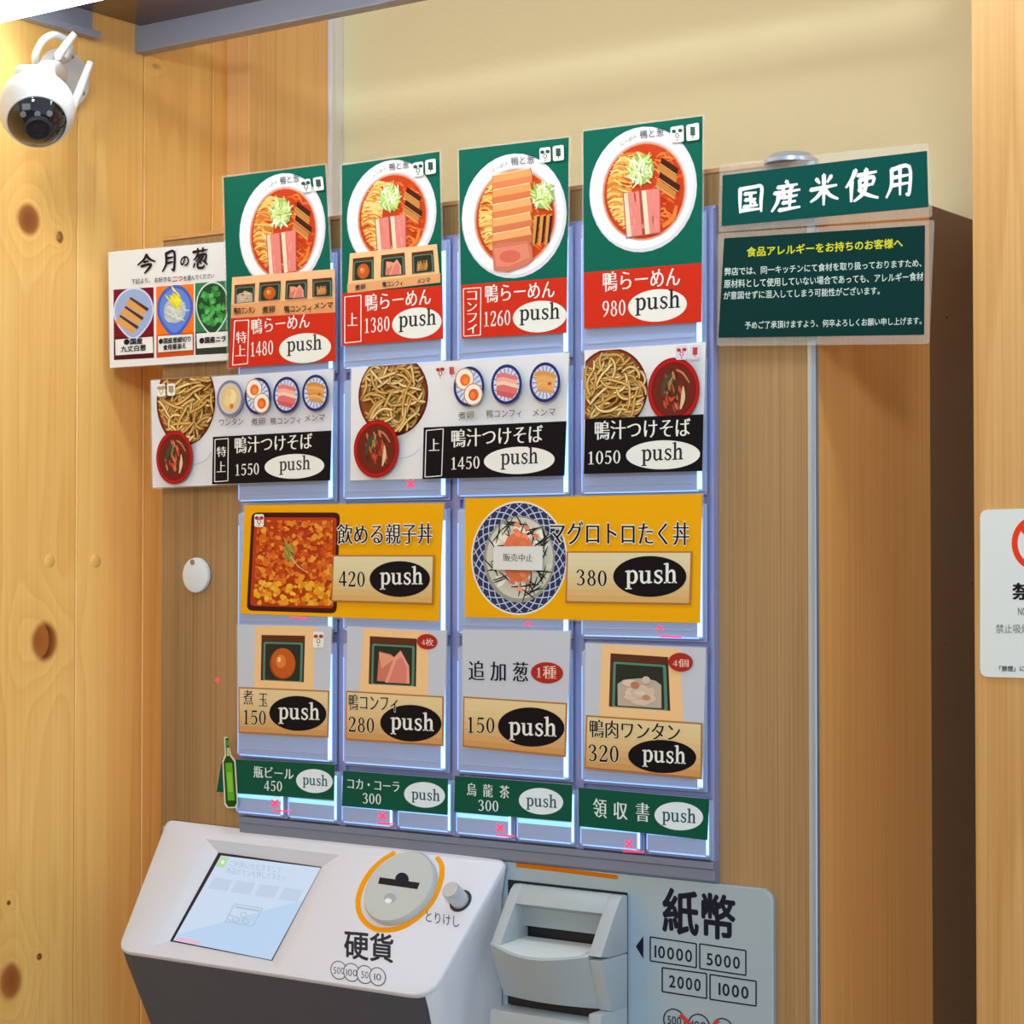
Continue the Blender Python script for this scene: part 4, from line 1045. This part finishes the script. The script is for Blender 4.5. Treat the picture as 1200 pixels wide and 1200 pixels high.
# -- this month's leek card
c = [(127, 295.5), (270, 283), (267.4, 422), (128.8, 431)]
pl = YP(-.0085); t = card('leek_choice_card', 'white card of three leek plates on red, orange and green, at far left', 'menu card', None, pl, c, 1.0)
a = Art(pl, .0001); a.poly(c, rgb(226, 226, 224))
for c3, k1, k2 in (([(133, 339.5), (180, 336.5), (180.5, 419.5), (133.5, 422)], (120, 16, 34), (84, 16, 30)), ([(183, 336), (227, 332.5), (227.5, 416), (183.3, 419.5)], (240, 118, 26), (206, 80, 26)), ([(228.5, 332), (270, 328.5), (268, 414), (229, 416)], (52, 122, 76), (48, 60, 50))):
    a.poly(c3, rgb(*k1)); a.poly(sub(c3, 0, .68, 1, 1), rgb(*k2))
def petal(L, r, col, tip=1.12): L.poly([(r*math.cos(x), r*math.sin(x)*(1 if math.sin(x) < 0 else 1+.25*max(0, math.sin(x))**6)) for x in (2*math.pi*k/40 for k in range(40))], col)
L = Loc(a, 156.5, 364, 23.5, 27, -.05); petal(L, 1, rgb(206, 214, 236)); petal(L, .93, rgb(150, 172, 214))
for k in range(3):
    o_ = .42*k-.40; L.poly([(-.70+o_*.6, .10+o_*-.9), (-.42+o_*.6, -.18-o_*.9), (.48+o_*.6, .36-o_*.9), (.2+o_*.6, .66-o_*.9)], rgb(214, 158, 88)); L.poly([(-.48+o_*.6, -.14-o_*.9), (-.40+o_*.6, -.2-o_*.9), (.5+o_*.6, .34-o_*.9), (.42+o_*.6, .46-o_*.9)], rgb(78, 44, 40))
L = Loc(a, 205, 361, 21, 27, -.05); petal(L, 1, rgb(64, 98, 190)); petal(L, .86, rgb(96, 132, 214)); L.disc(0, .1, .62, rgb(176, 186, 190), .55)
for k in range(46):
    x_, y_ = rnd.gauss(0, .25), rnd.gauss(.15, .24); L.a.up(1 if k % 8 == 0 else 0); L.stroke([(x_-.2, y_-.1, .03), (x_, y_+rnd.uniform(-.15, .15), .06), (x_+.2, y_+.05, .03)], rc((196, 204, 196), 26), 2)
for k in range(26):
    x_, y_ = rnd.gauss(-.02, .16), rnd.gauss(-.38, .15); L.a.up(1 if k % 8 == 0 else 0); L.stroke([(x_-.12, y_-.14, .03), (x_, y_, .1), (x_+.14, y_+.12, .04)], rc((232, 214, 40), 20), 2)
L = Loc(a, 249, 358, 19.5, 28, -.05); petal(L, 1, rgb(206, 220, 214)); petal(L, .93, rgb(34, 74, 44))
for k in range(60):
    x_, y_ = rnd.uniform(-.7, .7), rnd.uniform(-.85, .8)
    if x_*x_+y_*y_ > .72: continue
    b_ = rnd.uniform(0, 3); L.poly([(x_+.17*math.cos(b_+q), y_+.13*math.sin(b_+q)) for q in (0, 1.3, 3.0, 4.6)], rc((70, 160, 78), 30))
    a.k -= 0 if k % 3 == 0 else 1
for c3 in ([(135, 398), (179, 394.5), (179.5, 413.5), (135.5, 416.5)], [(185, 394), (225.5, 391.5), (226, 410), (185.5, 413)], [(230, 391), (268, 388), (267.5, 406), (231, 408.5)]): a.poly(c3, rgb(230, 230, 226))
a.build('leek_photos', PRINT, t); a = over(a, pl); k_ = rgb(30, 24, 34)
a.text('今', 160.5, 322, 182.5, 319.5, 24, k_, 'brush'); a.text('月', 189.5, 320, 206, 318, 26, k_, 'brush'); a.text('の', 211, 312.5, 221.5, 311.5, 12, k_, wt=.03); a.text('葱', 225, 316.5, 243.5, 314.5, 26, k_, 'brush')
a.text('下記より、', 154, 333.5, 176, 331.5, 6.5, k_, em=True, wt=.01); a.text('お好きな', 181, 331.5, 200.5, 330, 6.5, k_, em=True, wt=.01); a.text('二つ', 202, 331, 214, 329.5, 7.5, rgb(196, 36, 30), em=True, wt=.03); a.text('を選んでください', 215, 329.5, 251, 326, 6.5, k_, em=True, wt=.01)
a.text('❶国産', 145, 404.5, 167, 403, 7.5, k_, em=True, wt=.04); a.text('九丈白葱', 141.5, 413, 171, 411, 7.5, k_, em=True, wt=.03)
a.text('❷国産葱細切り', 186, 403.5, 223.5, 400.5, 7, k_, em=True, wt=.03); a.text('食用菊添え', 191, 411, 218, 408.5, 7, k_, em=True, wt=.03); a.text('❸国産ニラ', 233.5, 403, 264.5, 400.5, 7.5, k_, em=True, wt=.04)
a.build('lettering', PRINT, t)

# -- dipping soba cards
g2 = 'dipping noodle cards of the second row'
c = [(177, 446), (391, 432.6), (387, 563), (179, 571.5)]
pl = YP(CY); t = card('menu_card', 'white and black card of dipping noodles with four topping dishes, 1550', 'menu card', g2, pl, c, 1.5)
a = Art(pl, .0001); a.poly(c, rgb(222, 222, 226)); cl = Clip(grow(c, -.5)); noodles(a, 218, 470, 34.5, 52, -.05, cl); soup(a, 204.5, 536, 21.5, 31.5, -.05)
for (u, v, f) in ((269.5, 467, 'wonton'), (302, 464, 'egg'), (335.5, 463, 'duck'), (369.5, 460.5, 'menma')): dish(a, u, v, 15.5, 21.5, -.05, f)
a.stroke([(226, 545, .6), (240, 540, .9), (248, 530, .6)], rgb(170, 176, 200)); a.build('dish_photo', PRINT, t); a = over(a, pl)
for tx, u0, u1, v in (('ワンタン', 257, 285, 500), ('煮卵', 294, 310.5, 499.5), ('鴨コンフィ', 317, 352.5, 498.5), ('メンマ', 357, 380.5, 495)): a.text(tx, u0, v, u1, v-1.5, 9.5, rgb(60, 60, 70), em=True)
a.poly([(249.5, 512), (388.5, 504.5), (387, 563), (248.5, 567.5)], BLACK); a.outline([(252, 515), (267.5, 513.8), (267, 563.5), (251.5, 564.5)], 1.0, WHITE)
a.text('特', 254, 536, 265, 535.5, 13, WHITE, 'mincho', em=True); a.text('上', 254, 553.5, 264.5, 553, 12.5, WHITE, 'mincho')
a.text('鴨汁つけそば', 275, 531.5, 366, 526, 19, WHITE, 'mincho'); a.text('1550', 276, 557.5, 303.5, 556, 13.5, WHITE, 'serif')
push(a, 345, 546.5, 35, 14.5, -.03, WHITE, rgb(44, 44, 50), 327, 552, 363.5, 550, 22); icon(a, [(184, 450.5), (193.5, 449.5), (194, 464.5), (184, 465)], 'face', rgb(176, 150, 110)); icon(a, [(195.5, 450), (205, 449), (205.5, 463.5), (196, 464)], 'wheat', rgb(176, 150, 110)); a.build('lettering', PRINT, t)

c = [(411.7, 431.4), (667, 413.4), (661.5, 557.4), (410.6, 563)]
t = card('menu_card', 'white and black card of dipping noodles with three topping dishes, 1450', 'menu card', g2, pl, c, 1.5)
a = Art(pl, .0001); a.poly(c, rgb(228, 228, 228)); cl = Clip(grow(c, -.5)); noodles(a, 461, 463, 41, 48.5, -.05, cl); soup(a, 441, 526, 26.5, 34, -.05)
for (u, v, f) in ((549.5, 453, 'egg'), (593.5, 450.5, 'duck'), (638.5, 448, 'menma')): dish(a, u, v, 18, 23.5, -.05, f)
a.stroke([(466, 538, .6), (482, 534, .9), (492, 526, .6)], rgb(170, 176, 200)); a.build('dish_photo', PRINT, t); a = over(a, pl)
for tx, u0, u1, v in (('煮卵', 537, 555, 493), ('鴨コンフィ', 570, 611, 490.5), ('メンマ', 624, 651, 489)): a.text(tx, u0, v, u1, v-1.5, 10.5, rgb(60, 60, 70), em=True)
a.poly([(496.5, 501), (664, 493.5), (661.5, 557.4), (495, 561.3)], BLACK); a.outline([(499.5, 504.5), (519.5, 502.5), (517.5, 557.5), (498, 559)], 1.0, WHITE); a.text('上', 502.5, 528.5, 515, 528, 14, WHITE, 'mincho')
a.text('鴨汁つけそば', 529, 524.5, 636, 518.5, 21, WHITE, 'mincho'); a.text('1450', 529, 550.5, 562, 549, 14.5, WHITE, 'serif')
push(a, 608.5, 539.5, 41.5, 16, -.03, WHITE, rgb(44, 44, 50), 586.5, 545, 630.5, 543, 26)
icon(a, [(510.5, 428.5), (521, 427.5), (521, 444), (511, 445)], 'face', rgb(176, 50, 50), None); icon(a, [(524.5, 427.5), (534, 426.5), (534, 443), (525, 444)], 'wheat', rgb(196, 80, 76), None); a.build('lettering', PRINT, t)

c = [(685, 410.6), (827, 401), (823, 552), (684, 555.4)]
t = card('menu_card', 'white and black card of noodles beside a red soup bowl, 1050', 'menu card', g2, pl, c, 1.5)
a = Art(pl, .0001); a.poly(c, rgb(232, 230, 228)); cc = [(686, 412), (826, 402), (825, 489), (685, 491.5)]
noodles(a, 716, 457, 43, 49, -.05, Clip(cc)); soup(a, 789.5, 457, 30.5, 38, -.05, cc); a.build('dish_photo', PRINT, t); a = over(a, pl)
a.poly([(685.5, 491), (824.5, 485.5), (823, 552), (684, 555.4)], BLACK); a.text('鴨汁つけそば', 697, 515.5, 809, 511.5, 22, WHITE, 'mincho'); a.text('1050', 689.5, 544.5, 727, 543, 15.5, WHITE, 'serif')
push(a, 777, 533, 43.5, 17, -.02, WHITE, rgb(44, 44, 50), 751.5, 540.5, 800.5, 538.5, 27); icon(a, [(792, 405.5), (805.5, 404.5), (805.5, 421), (792, 422)], 'face', rgb(190, 40, 50), rgb(214, 210, 220)); icon(a, [(808.5, 404.5), (821, 403.5), (820.5, 420), (808, 421)], 'wheat', rgb(190, 60, 60), rgb(214, 210, 220)); a.build('lettering', PRINT, t)

# -- yellow rice-bowl cards
g3 = 'yellow rice bowl cards'
def tan_label(a, c, edge=(176, 116, 62), lo=(214, 170, 104), hi=(220, 208, 168)):
    a.poly(c, rgb(*edge)); q = sub(c, .012, .03, .985, .965)
    for k in range(8): a.poly(sub(q, 0, k/8, 1, 1), rgb(*[hi[i]+(lo[i]-hi[i])*(k/7)**1.6 for i in range(3)]))
c = [(287, 592), (520, 590), (514.4, 727.8), (281.5, 719)]
t = card('menu_card', 'yellow card with square box of orange egg on rice, 420', 'menu card', g3, pl, c, 2)
a = Art(pl, .0001); a.poly(c, GOLD); bx = [(295, 600.5), (398.5, 600.5), (394.5, 719), (289, 715.5)]; a.rrect(bx, 7, rgb(66, 20, 22)); a.rrect(sub(bx, .035, .05, .965, .95), 5, rgb(178, 60, 26)); q = sub(bx, .06, .08, .95, .93)
a.up()
for k in range(620):
    s_, t_ = rnd.random(), rnd.random(); m_ = quad(q, s_, t_); rr2 = rnd.uniform(1.5, 5.5); n_ = rnd.randint(5, 8); ph = rnd.uniform(0, 6)
    if k % 12 == 0: a.up()
    bc = rnd.choice([(222, 110, 30), (232, 138, 36), (204, 80, 26), (234, 156, 54), (190, 64, 26), (224, 124, 48), (210, 94, 40)]) if t_ < .72 else rnd.choice([(238, 170, 40), (230, 142, 30), (214, 100, 26), (240, 184, 60)])
    pts_ = []
    for j in range(n_):
        x_ = m_[0]+rr2*rnd.uniform(.5, 1.1)*math.cos(ph+6.283*j/n_); y_ = m_[1]+rr2*rnd.uniform(.5, 1.1)*math.sin(ph+6.283*j/n_)
        pts_.append((min(max(x_, q[3][0]+1+(q[0][0]-q[3][0])*(1-t_)), q[1][0]-3), min(max(y_, q[0][1]), q[3][1]+2)))
    a.raw(pts_, rc(bc, 10))
a.up()
for k in range(16): x_ = 339+rnd.uniform(-4, 4); y_ = 634+rnd.uniform(0, 22); a.stroke([(x_-3, y_-6, .6), (x_, y_, 2), (x_+3, y_+6, .8)], rc((150, 140, 60), 26), 2, same=k % 5)
a.stroke([(340, 652, 1), (350, 664, 1), (362, 672, .5)], rgb(226, 196, 130)); a.build('dish_photo', PRINT, t); a = over(a, pl)
icon(a, [(298, 602.5), (309.5, 602.5), (309, 617.5), (298, 617.5)], 'face', rgb(160, 60, 40)); tan_label(a, [(390, 650.5), (509, 650.5), (507.5, 708.5), (388, 705)]); h_ = rgb(226, 222, 206)
a.text('飲める親子丼', 395, 638, 507, 637, 24, BLACK, 'mincho', halo=h_); a.text('420', 397, 687, 427.5, 688, 18, BLACK, 'serif', halo=rgb(216, 206, 176))
push(a, 468.5, 678.5, 35.5, 21, 0, BLACK, WHITE, 445, 685, 495.5, 685, 28); a.build('lettering', PRINT, t)

c = [(545.3, 584.4), (823, 579), (820.5, 730), (544.8, 723)]
t = card('menu_card', 'yellow card with blue-patterned rice bowl photo, 380', 'menu card', g3, pl, c, 2)
a = Art(pl, .0001); a.poly(c, GOLD); L = Loc(a, 608.5, 654, 56.5, 67, 0); L.disc(0, 0, 1, rgb(228, 222, 214)); L.disc(0, 0, .965, rgb(42, 52, 92), n=48)
for k in range(26):
    a0 = 2*math.pi*k/26
    for sg in (1, -1):
        pts_ = [(.70*math.cos(a0), .70*math.sin(a0), .016), (.82*math.cos(a0+.20*sg), .82*math.sin(a0+.20*sg), .020), (.95*math.cos(a0+.42*sg), .95*math.sin(a0+.42*sg), .016)]
        L.a.up(1 if k % 6 == 0 and sg == 1 else 0); L.stroke(pts_, rgb(190, 198, 218), 3)
L.disc(0, .02, .74, rgb(150, 152, 138), .76); L.disc(.01, .0, .69, rgb(206, 202, 186), .71)
for k in range(120):
    x_, y_ = rnd.gauss(0, .33), rnd.gauss(0, .36)
    if x_*x_+y_*y_ > .38: continue
    L.a.up(1 if k % 12 == 0 else 0); b_ = rnd.uniform(0, 3.14); L.stroke([(x_-.09*math.cos(b_), y_-.09*math.sin(b_), .05), (x_, y_, .09), (x_+.09*math.cos(b_), y_+.09*math.sin(b_), .04)], rgb(*rnd.choice([(236, 230, 214), (222, 214, 190), (206, 204, 180), (240, 236, 226)])), 2)
for k in range(110):
    x_, y_ = rnd.uniform(-.64, .64), rnd.uniform(-.66, .66)
    if x_*x_+y_*y_ > .42 or x_*x_+y_*y_ < .05: continue
    L.a.up(1 if k % 12 == 0 else 0); b_ = rnd.uniform(0, 3.14); l_ = rnd.uniform(.1, .22); L.stroke([(x_-l_*math.cos(b_), y_-l_*math.sin(b_), .012), (x_+.02, y_, .03), (x_+l_*math.cos(b_), y_+l_*math.sin(b_), .012)], rgb(44, 48, 44), 2)
L.disc(-.02, -.02, .34, rgb(226, 120, 80), .44)
for k in range(60):
    x_, y_ = rnd.gauss(-.02, .14), rnd.gauss(-.02, .2); L.a.up(1 if k % 10 == 0 else 0); L.stroke([(x_-.06, y_, .04), (x_, y_+rnd.uniform(-.05, .05), .08), (x_+.06, y_+.03, .04)], rc((234, 136, 96), 20), 2)
a.build('dish_photo', PRINT, t); a = over(a, pl)
tan_label(a, [(664, 646), (811.5, 646), (809.5, 709), (662.5, 706.5)])
a.text('マグロトロたく丼', 644.5, 638, 808, 639, 27, BLACK, 'mincho', halo=h_); a.text('380', 675.5, 686, 711, 687.5, 19, BLACK, 'serif', halo=rgb(216, 206, 176))
push(a, 761.5, 675.5, 43, 24, 0, BLACK, WHITE, 732.5, 684, 793.5, 683.5, 31); a.build('lettering', PRINT, t)
# paper slip stuck over the bowl
plp = YP(CY-.0046); cp = [(579, 640.5), (636, 640), (635.5, 668.5), (577.5, 667.5)]
slip = thing('paper_slip', 'small white paper slip stuck across the blue-patterned bowl photo', 'label', plp.at(607, 668))
sheet('slip', plp, cp, mat('slip_paper', (218, 220, 214), .7), slip, r=.5, th=.0002)
a = Art(plp, .00006); a.text('販売中止', 589.5, 658, 624.5, 659, 10, rgb(100, 96, 76), 'mincho', em=True); a.build('slip_print', PRINT, slip)

# -- side-dish cards
g4 = 'side dish cards of the fourth row'
def side_card(label, c, lab, holes, food, texts, oval, badge):
    t = card('menu_card', label, 'menu card', g4, pl, c, 1.5)
    a = Art(pl, .0001); a.poly(c, rgb(196, 200, 210))
    if holes: a.poly(holes[0], rgb(240, 196, 140)); cup(a, holes[1], food)
    a.build('dish_photo' if holes else 'card_print', PRINT, t); a = over(a, pl); tan_label(a, lab, lo=(206, 152, 92), hi=(226, 202, 150))
    if badge: badge(a)
    oval(a)
    for tx, u0, v0, u1, v1, h, stl in texts: a.text(tx, u0, v0, u1, v1, h, BLACK, stl, halo=rgb(222, 204, 162) if v0 > 800 else None)
    a.build('lettering', PRINT, t)
side_card('pale card with one brown boiled egg in a wooden box, 150', [(278, 731.8), (389, 734), (385, 864.5), (279.5, 859)], [(279.5, 805), (386, 809.4), (385, 864.5), (279.5, 859)],
    ([(299, 733.5), (369, 734.5), (367.5, 808.5), (297.5, 806)], [(306.5, 744), (357.5, 745), (356, 799.5), (305.5, 797)]), 'egg',
    [('煮', 285, 825.5, 296.5, 826, 17, 'mincho'), ('玉', 303, 827.5, 313.5, 828, 15, 'mincho'), ('150', 285.5, 848.5, 311.5, 850, 17, 'serif')],
    lambda a: push(a, 349, 836, 33.5, 20.5, .02, BLACK, WHITE, 326, 842.5, 374.5, 844, 27), lambda a: icon(a, [(367, 740), (379.5, 740), (379.5, 759), (366.5, 759)], 'face', rgb(160, 60, 50)))
def red_badge(cx, cy, rx, ry, tx, u0, u1, v, h):
    return lambda a: (a.ellipse(cx, cy, rx, ry, rgb(170, 44, 34), .03), a.text(tx, u0, v, u1, v+.5, h, rgb(232, 196, 180), 'mincho'))
side_card('pale card with two pink duck slices in a wooden box, 280', [(407, 734), (523.5, 739.6), (519.8, 874.6), (404.6, 867)], [(405.5, 809.4), (519.8, 816), (519.8, 874.6), (404.6, 867)],
    ([(426, 736), (502, 740), (501, 815), (421, 811)], [(433.5, 745.5), (488.5, 748.5), (487.5, 804.5), (432, 801.5)]), 'duck',
    [('鴨コンフィ', 408.5, 832, 466, 834, 19, 'mincho'), ('280', 408.5, 857.5, 438.5, 859.5, 18, 'serif')],
    lambda a: push(a, 481.5, 847.5, 36, 21.5, .02, BLACK, WHITE, 457.5, 854.5, 508.5, 857, 28), red_badge(500.5, 752, 12, 9, '4枚', 494, 508, 756.5, 8.5))
side_card('pale card without photo for extra leek with a red oval badge, 150', [(542, 738), (668.7, 739.3), (663.3, 887.3), (542, 875.3)], [(543, 816), (664.7, 823.9), (663.3, 887.3), (542, 875.3)], None, None,
    [('追 加 葱', 549, 797, 619, 799, 23, 'mincho'), ('150', 548, 858.5, 579.5, 859.5, 18.5, 'serif')],
    lambda a: push(a, 622.5, 852, 39, 23, .03, BLACK, WHITE, 596, 861, 652, 863.5, 30), red_badge(641, 788.5, 19, 12.5, '1種', 629, 652, 795, 15))
side_card('pale card with pale dumplings in a wooden box, 320', [(686, 753.5), (827.3, 759), (822.8, 913.5), (684.7, 900.7)], [(686.8, 838), (823.3, 847.3), (822.8, 913.5), (684.7, 900.7)],
    ([(705, 755), (797, 760), (801, 846), (702, 839.5)], [(715.5, 765.5), (783, 770), (785.5, 833), (713.5, 828)]), 'wonton',
    [('鴨肉ワンタン', 691, 864, 797, 869, 21, 'mincho'), ('320', 689.5, 892, 725, 894, 20, 'serif')],
    lambda a: push(a, 776, 886.5, 40, 19.5, .03, BLACK, WHITE, 752.5, 892.5, 803.5, 895.5, 28), red_badge(797.5, 776, 14.5, 11, '4個', 788.5, 807, 781.5, 9.5))

# -- green drink cards of the bottom row
g5 = 'narrow green cards of the bottom row'; plw = YP(CY+.0002)
def drink(label, c, texts, ov, pt, extra=None):
    t = card('menu_card', label, 'menu card', g5, plw, c, .6)
    a = Art(plw, .0001); a.poly(c, rgb(4, 82, 62)); a.ellipse(*ov[:4], rgb(222, 232, 238), ov[4])
    a.text('push', *pt, rgb(40, 84, 96), 'serif')
    for tx in texts: a.text(*tx[:6], rgb(222, 232, 228), tx[6])
    a.build('lettering', PRINT, t); return t
t = drink('narrow green card with a green bottle cut-out on its left end, 450', [(260, 888.8), (392.5, 896), (391, 937.5), (253.8, 928)],
    [('瓶ビール', 297, 911, 344, 914, 13.5, 'mincho'), ('450', 309.5, 926.5, 330.5, 927.5, 12, 'serif')], (368.5, 915.3, 21.5, 14, .04), (354.5, 919.5, 384, 921.5, 17))
a = Art(plw, .0004); gl = rgb(214, 210, 190)
bot = [(264, 865), (268, 865), (269.5, 886), (274.5, 893), (277.5, 941), (275, 945.5), (267.5, 945.5), (264.5, 941), (262, 893), (265, 886)]
a.poly([(x+(1.6 if x > 269 else -1.6), y+(1.5 if y > 930 else -1.5)) for x, y in bot], gl); a.poly(bot, rgb(28, 74, 22)); a.poly([(264, 894), (272, 894), (275, 938), (267, 938)], rgb(92, 168, 40)); a.poly([(265.5, 905), (271.5, 905), (273, 928), (267.5, 928)], rgb(126, 196, 62)); a.poly([(264.8, 867), (268, 867), (268.6, 874), (265.2, 874)], rgb(70, 140, 60)); a.poly([(265.6, 876), (268.4, 876), (269, 886), (265.8, 886)], rgb(190, 190, 120))
a.build('bottle_cutout', PRINT, t)
drink('narrow green card with white katakana lettering in the second column, 300', [(402, 903), (525, 912.5), (524.5, 955), (400.5, 944.5)],
    [('コカ・コーラ', 407, 924, 468, 928, 12, 'mincho'), ('300', 425, 941.5, 446.5, 943, 12.5, 'serif')], (497.5, 931.5, 24, 15, .05), (482, 936.5, 515.5, 939, 18))
drink('narrow green card with spaced kanji for tea in the third column, 300', [(533, 909), (670.8, 920), (670, 963), (532, 951.5)],
    [('烏', 547, 932, 558.5, 933, 15, 'mincho'), ('龍', 566, 933.5, 577.5, 934.5, 15, 'mincho'), ('茶', 585.5, 935, 597, 936, 15, 'mincho'), ('300', 560.5, 950, 584, 951.5, 13, 'serif')], (634, 939, 26, 15.5, .05), (616.5, 944.5, 652.5, 947, 20))
drink('narrow green receipt card at the bottom right without a price', [(678, 922.7), (831.3, 936.5), (829, 984.5), (678, 968)],
    [('領', 695, 957, 711, 959, 22, 'mincho'), ('収', 719, 959.5, 735.5, 961, 20, 'mincho'), ('書', 745, 962, 761, 963.5, 22, 'mincho')], (795.5, 956.5, 28.5, 16.5, .05), (775.5, 962, 815.5, 965, 22))

# -- green signs at the right
plG = YP(-.0075)
t = thing('rice_notice', 'green sign with five large white brush characters, upper right of the cards', 'sign', plG.at(960, 250))
sheet('laminate', plG, [(843, 192.5), (1088, 167.5), (1093, 254), (842, 272)], LAM, t, r=4)
a = Art(plG, .0001); c = [(846.8, 205.5), (1086.4, 176.7), (1088, 242.6), (845.6, 265)]; a.poly(c, rgb(0, 74, 68)); Wb = rgb(236, 238, 236)
for ch, u0, v0, u1, v1, h in (('国', 865, 251, 895, 248, 33), ('産', 903, 250, 938, 246.5, 38), ('米', 948, 242.5, 983, 239, 38), ('使', 990, 238.5, 1030, 234, 40), ('用', 1037.5, 233, 1069, 229.5, 39)): a.text(ch, u0, v0, u1, v1, h, Wb, 'brush')
a.build('lettering', PRINT, t)
plG2 = YP(-.0085)
t = thing('allergy_notice', 'green sign with yellow heading and small white text, below the brush sign', 'sign', plG2.at(965, 400))
sheet('laminate', plG2, [(841, 273.5), (1095, 257.5), (1089, 403), (840, 405.5)], LAM, t, r=4)
a = Art(plG2, .0001); a.poly([(848.6, 279.3), (1084, 264), (1083, 392.3), (841.8, 395.7)], rgb(0, 50, 48)); W2 = rgb(206, 222, 214)
a.text('食品アレルギーをお持ちのお客様へ', 875, 301.5, 1058, 290.5, 12, rgb(206, 206, 44), wt=.02, em=True)
a.text('弊店では、同一キッチンにて食材を取り扱っておりますため、', 849, 323.5, 1080, 313, 10, W2, em=True, wt=.01)
a.text('原材料として使用していない場合であっても、アレルギー食材', 848.5, 338, 1082, 329, 10.5, W2, em=True, wt=.01)
a.text('が意図せずに混入してしまう可能性がございます。', 848, 351.5, 1031, 345.5, 10, W2, em=True, wt=.01)
a.text('予めご了承頂けますよう、何卒よろしくお願い申し上げます。', 873, 386, 1080, 380.5, 9.5, W2, em=True, wt=.01)
a.build('lettering', PRINT, t)

# tidy helper properties
for o in COL.objects:
    if '_org' in o: del o['_org']
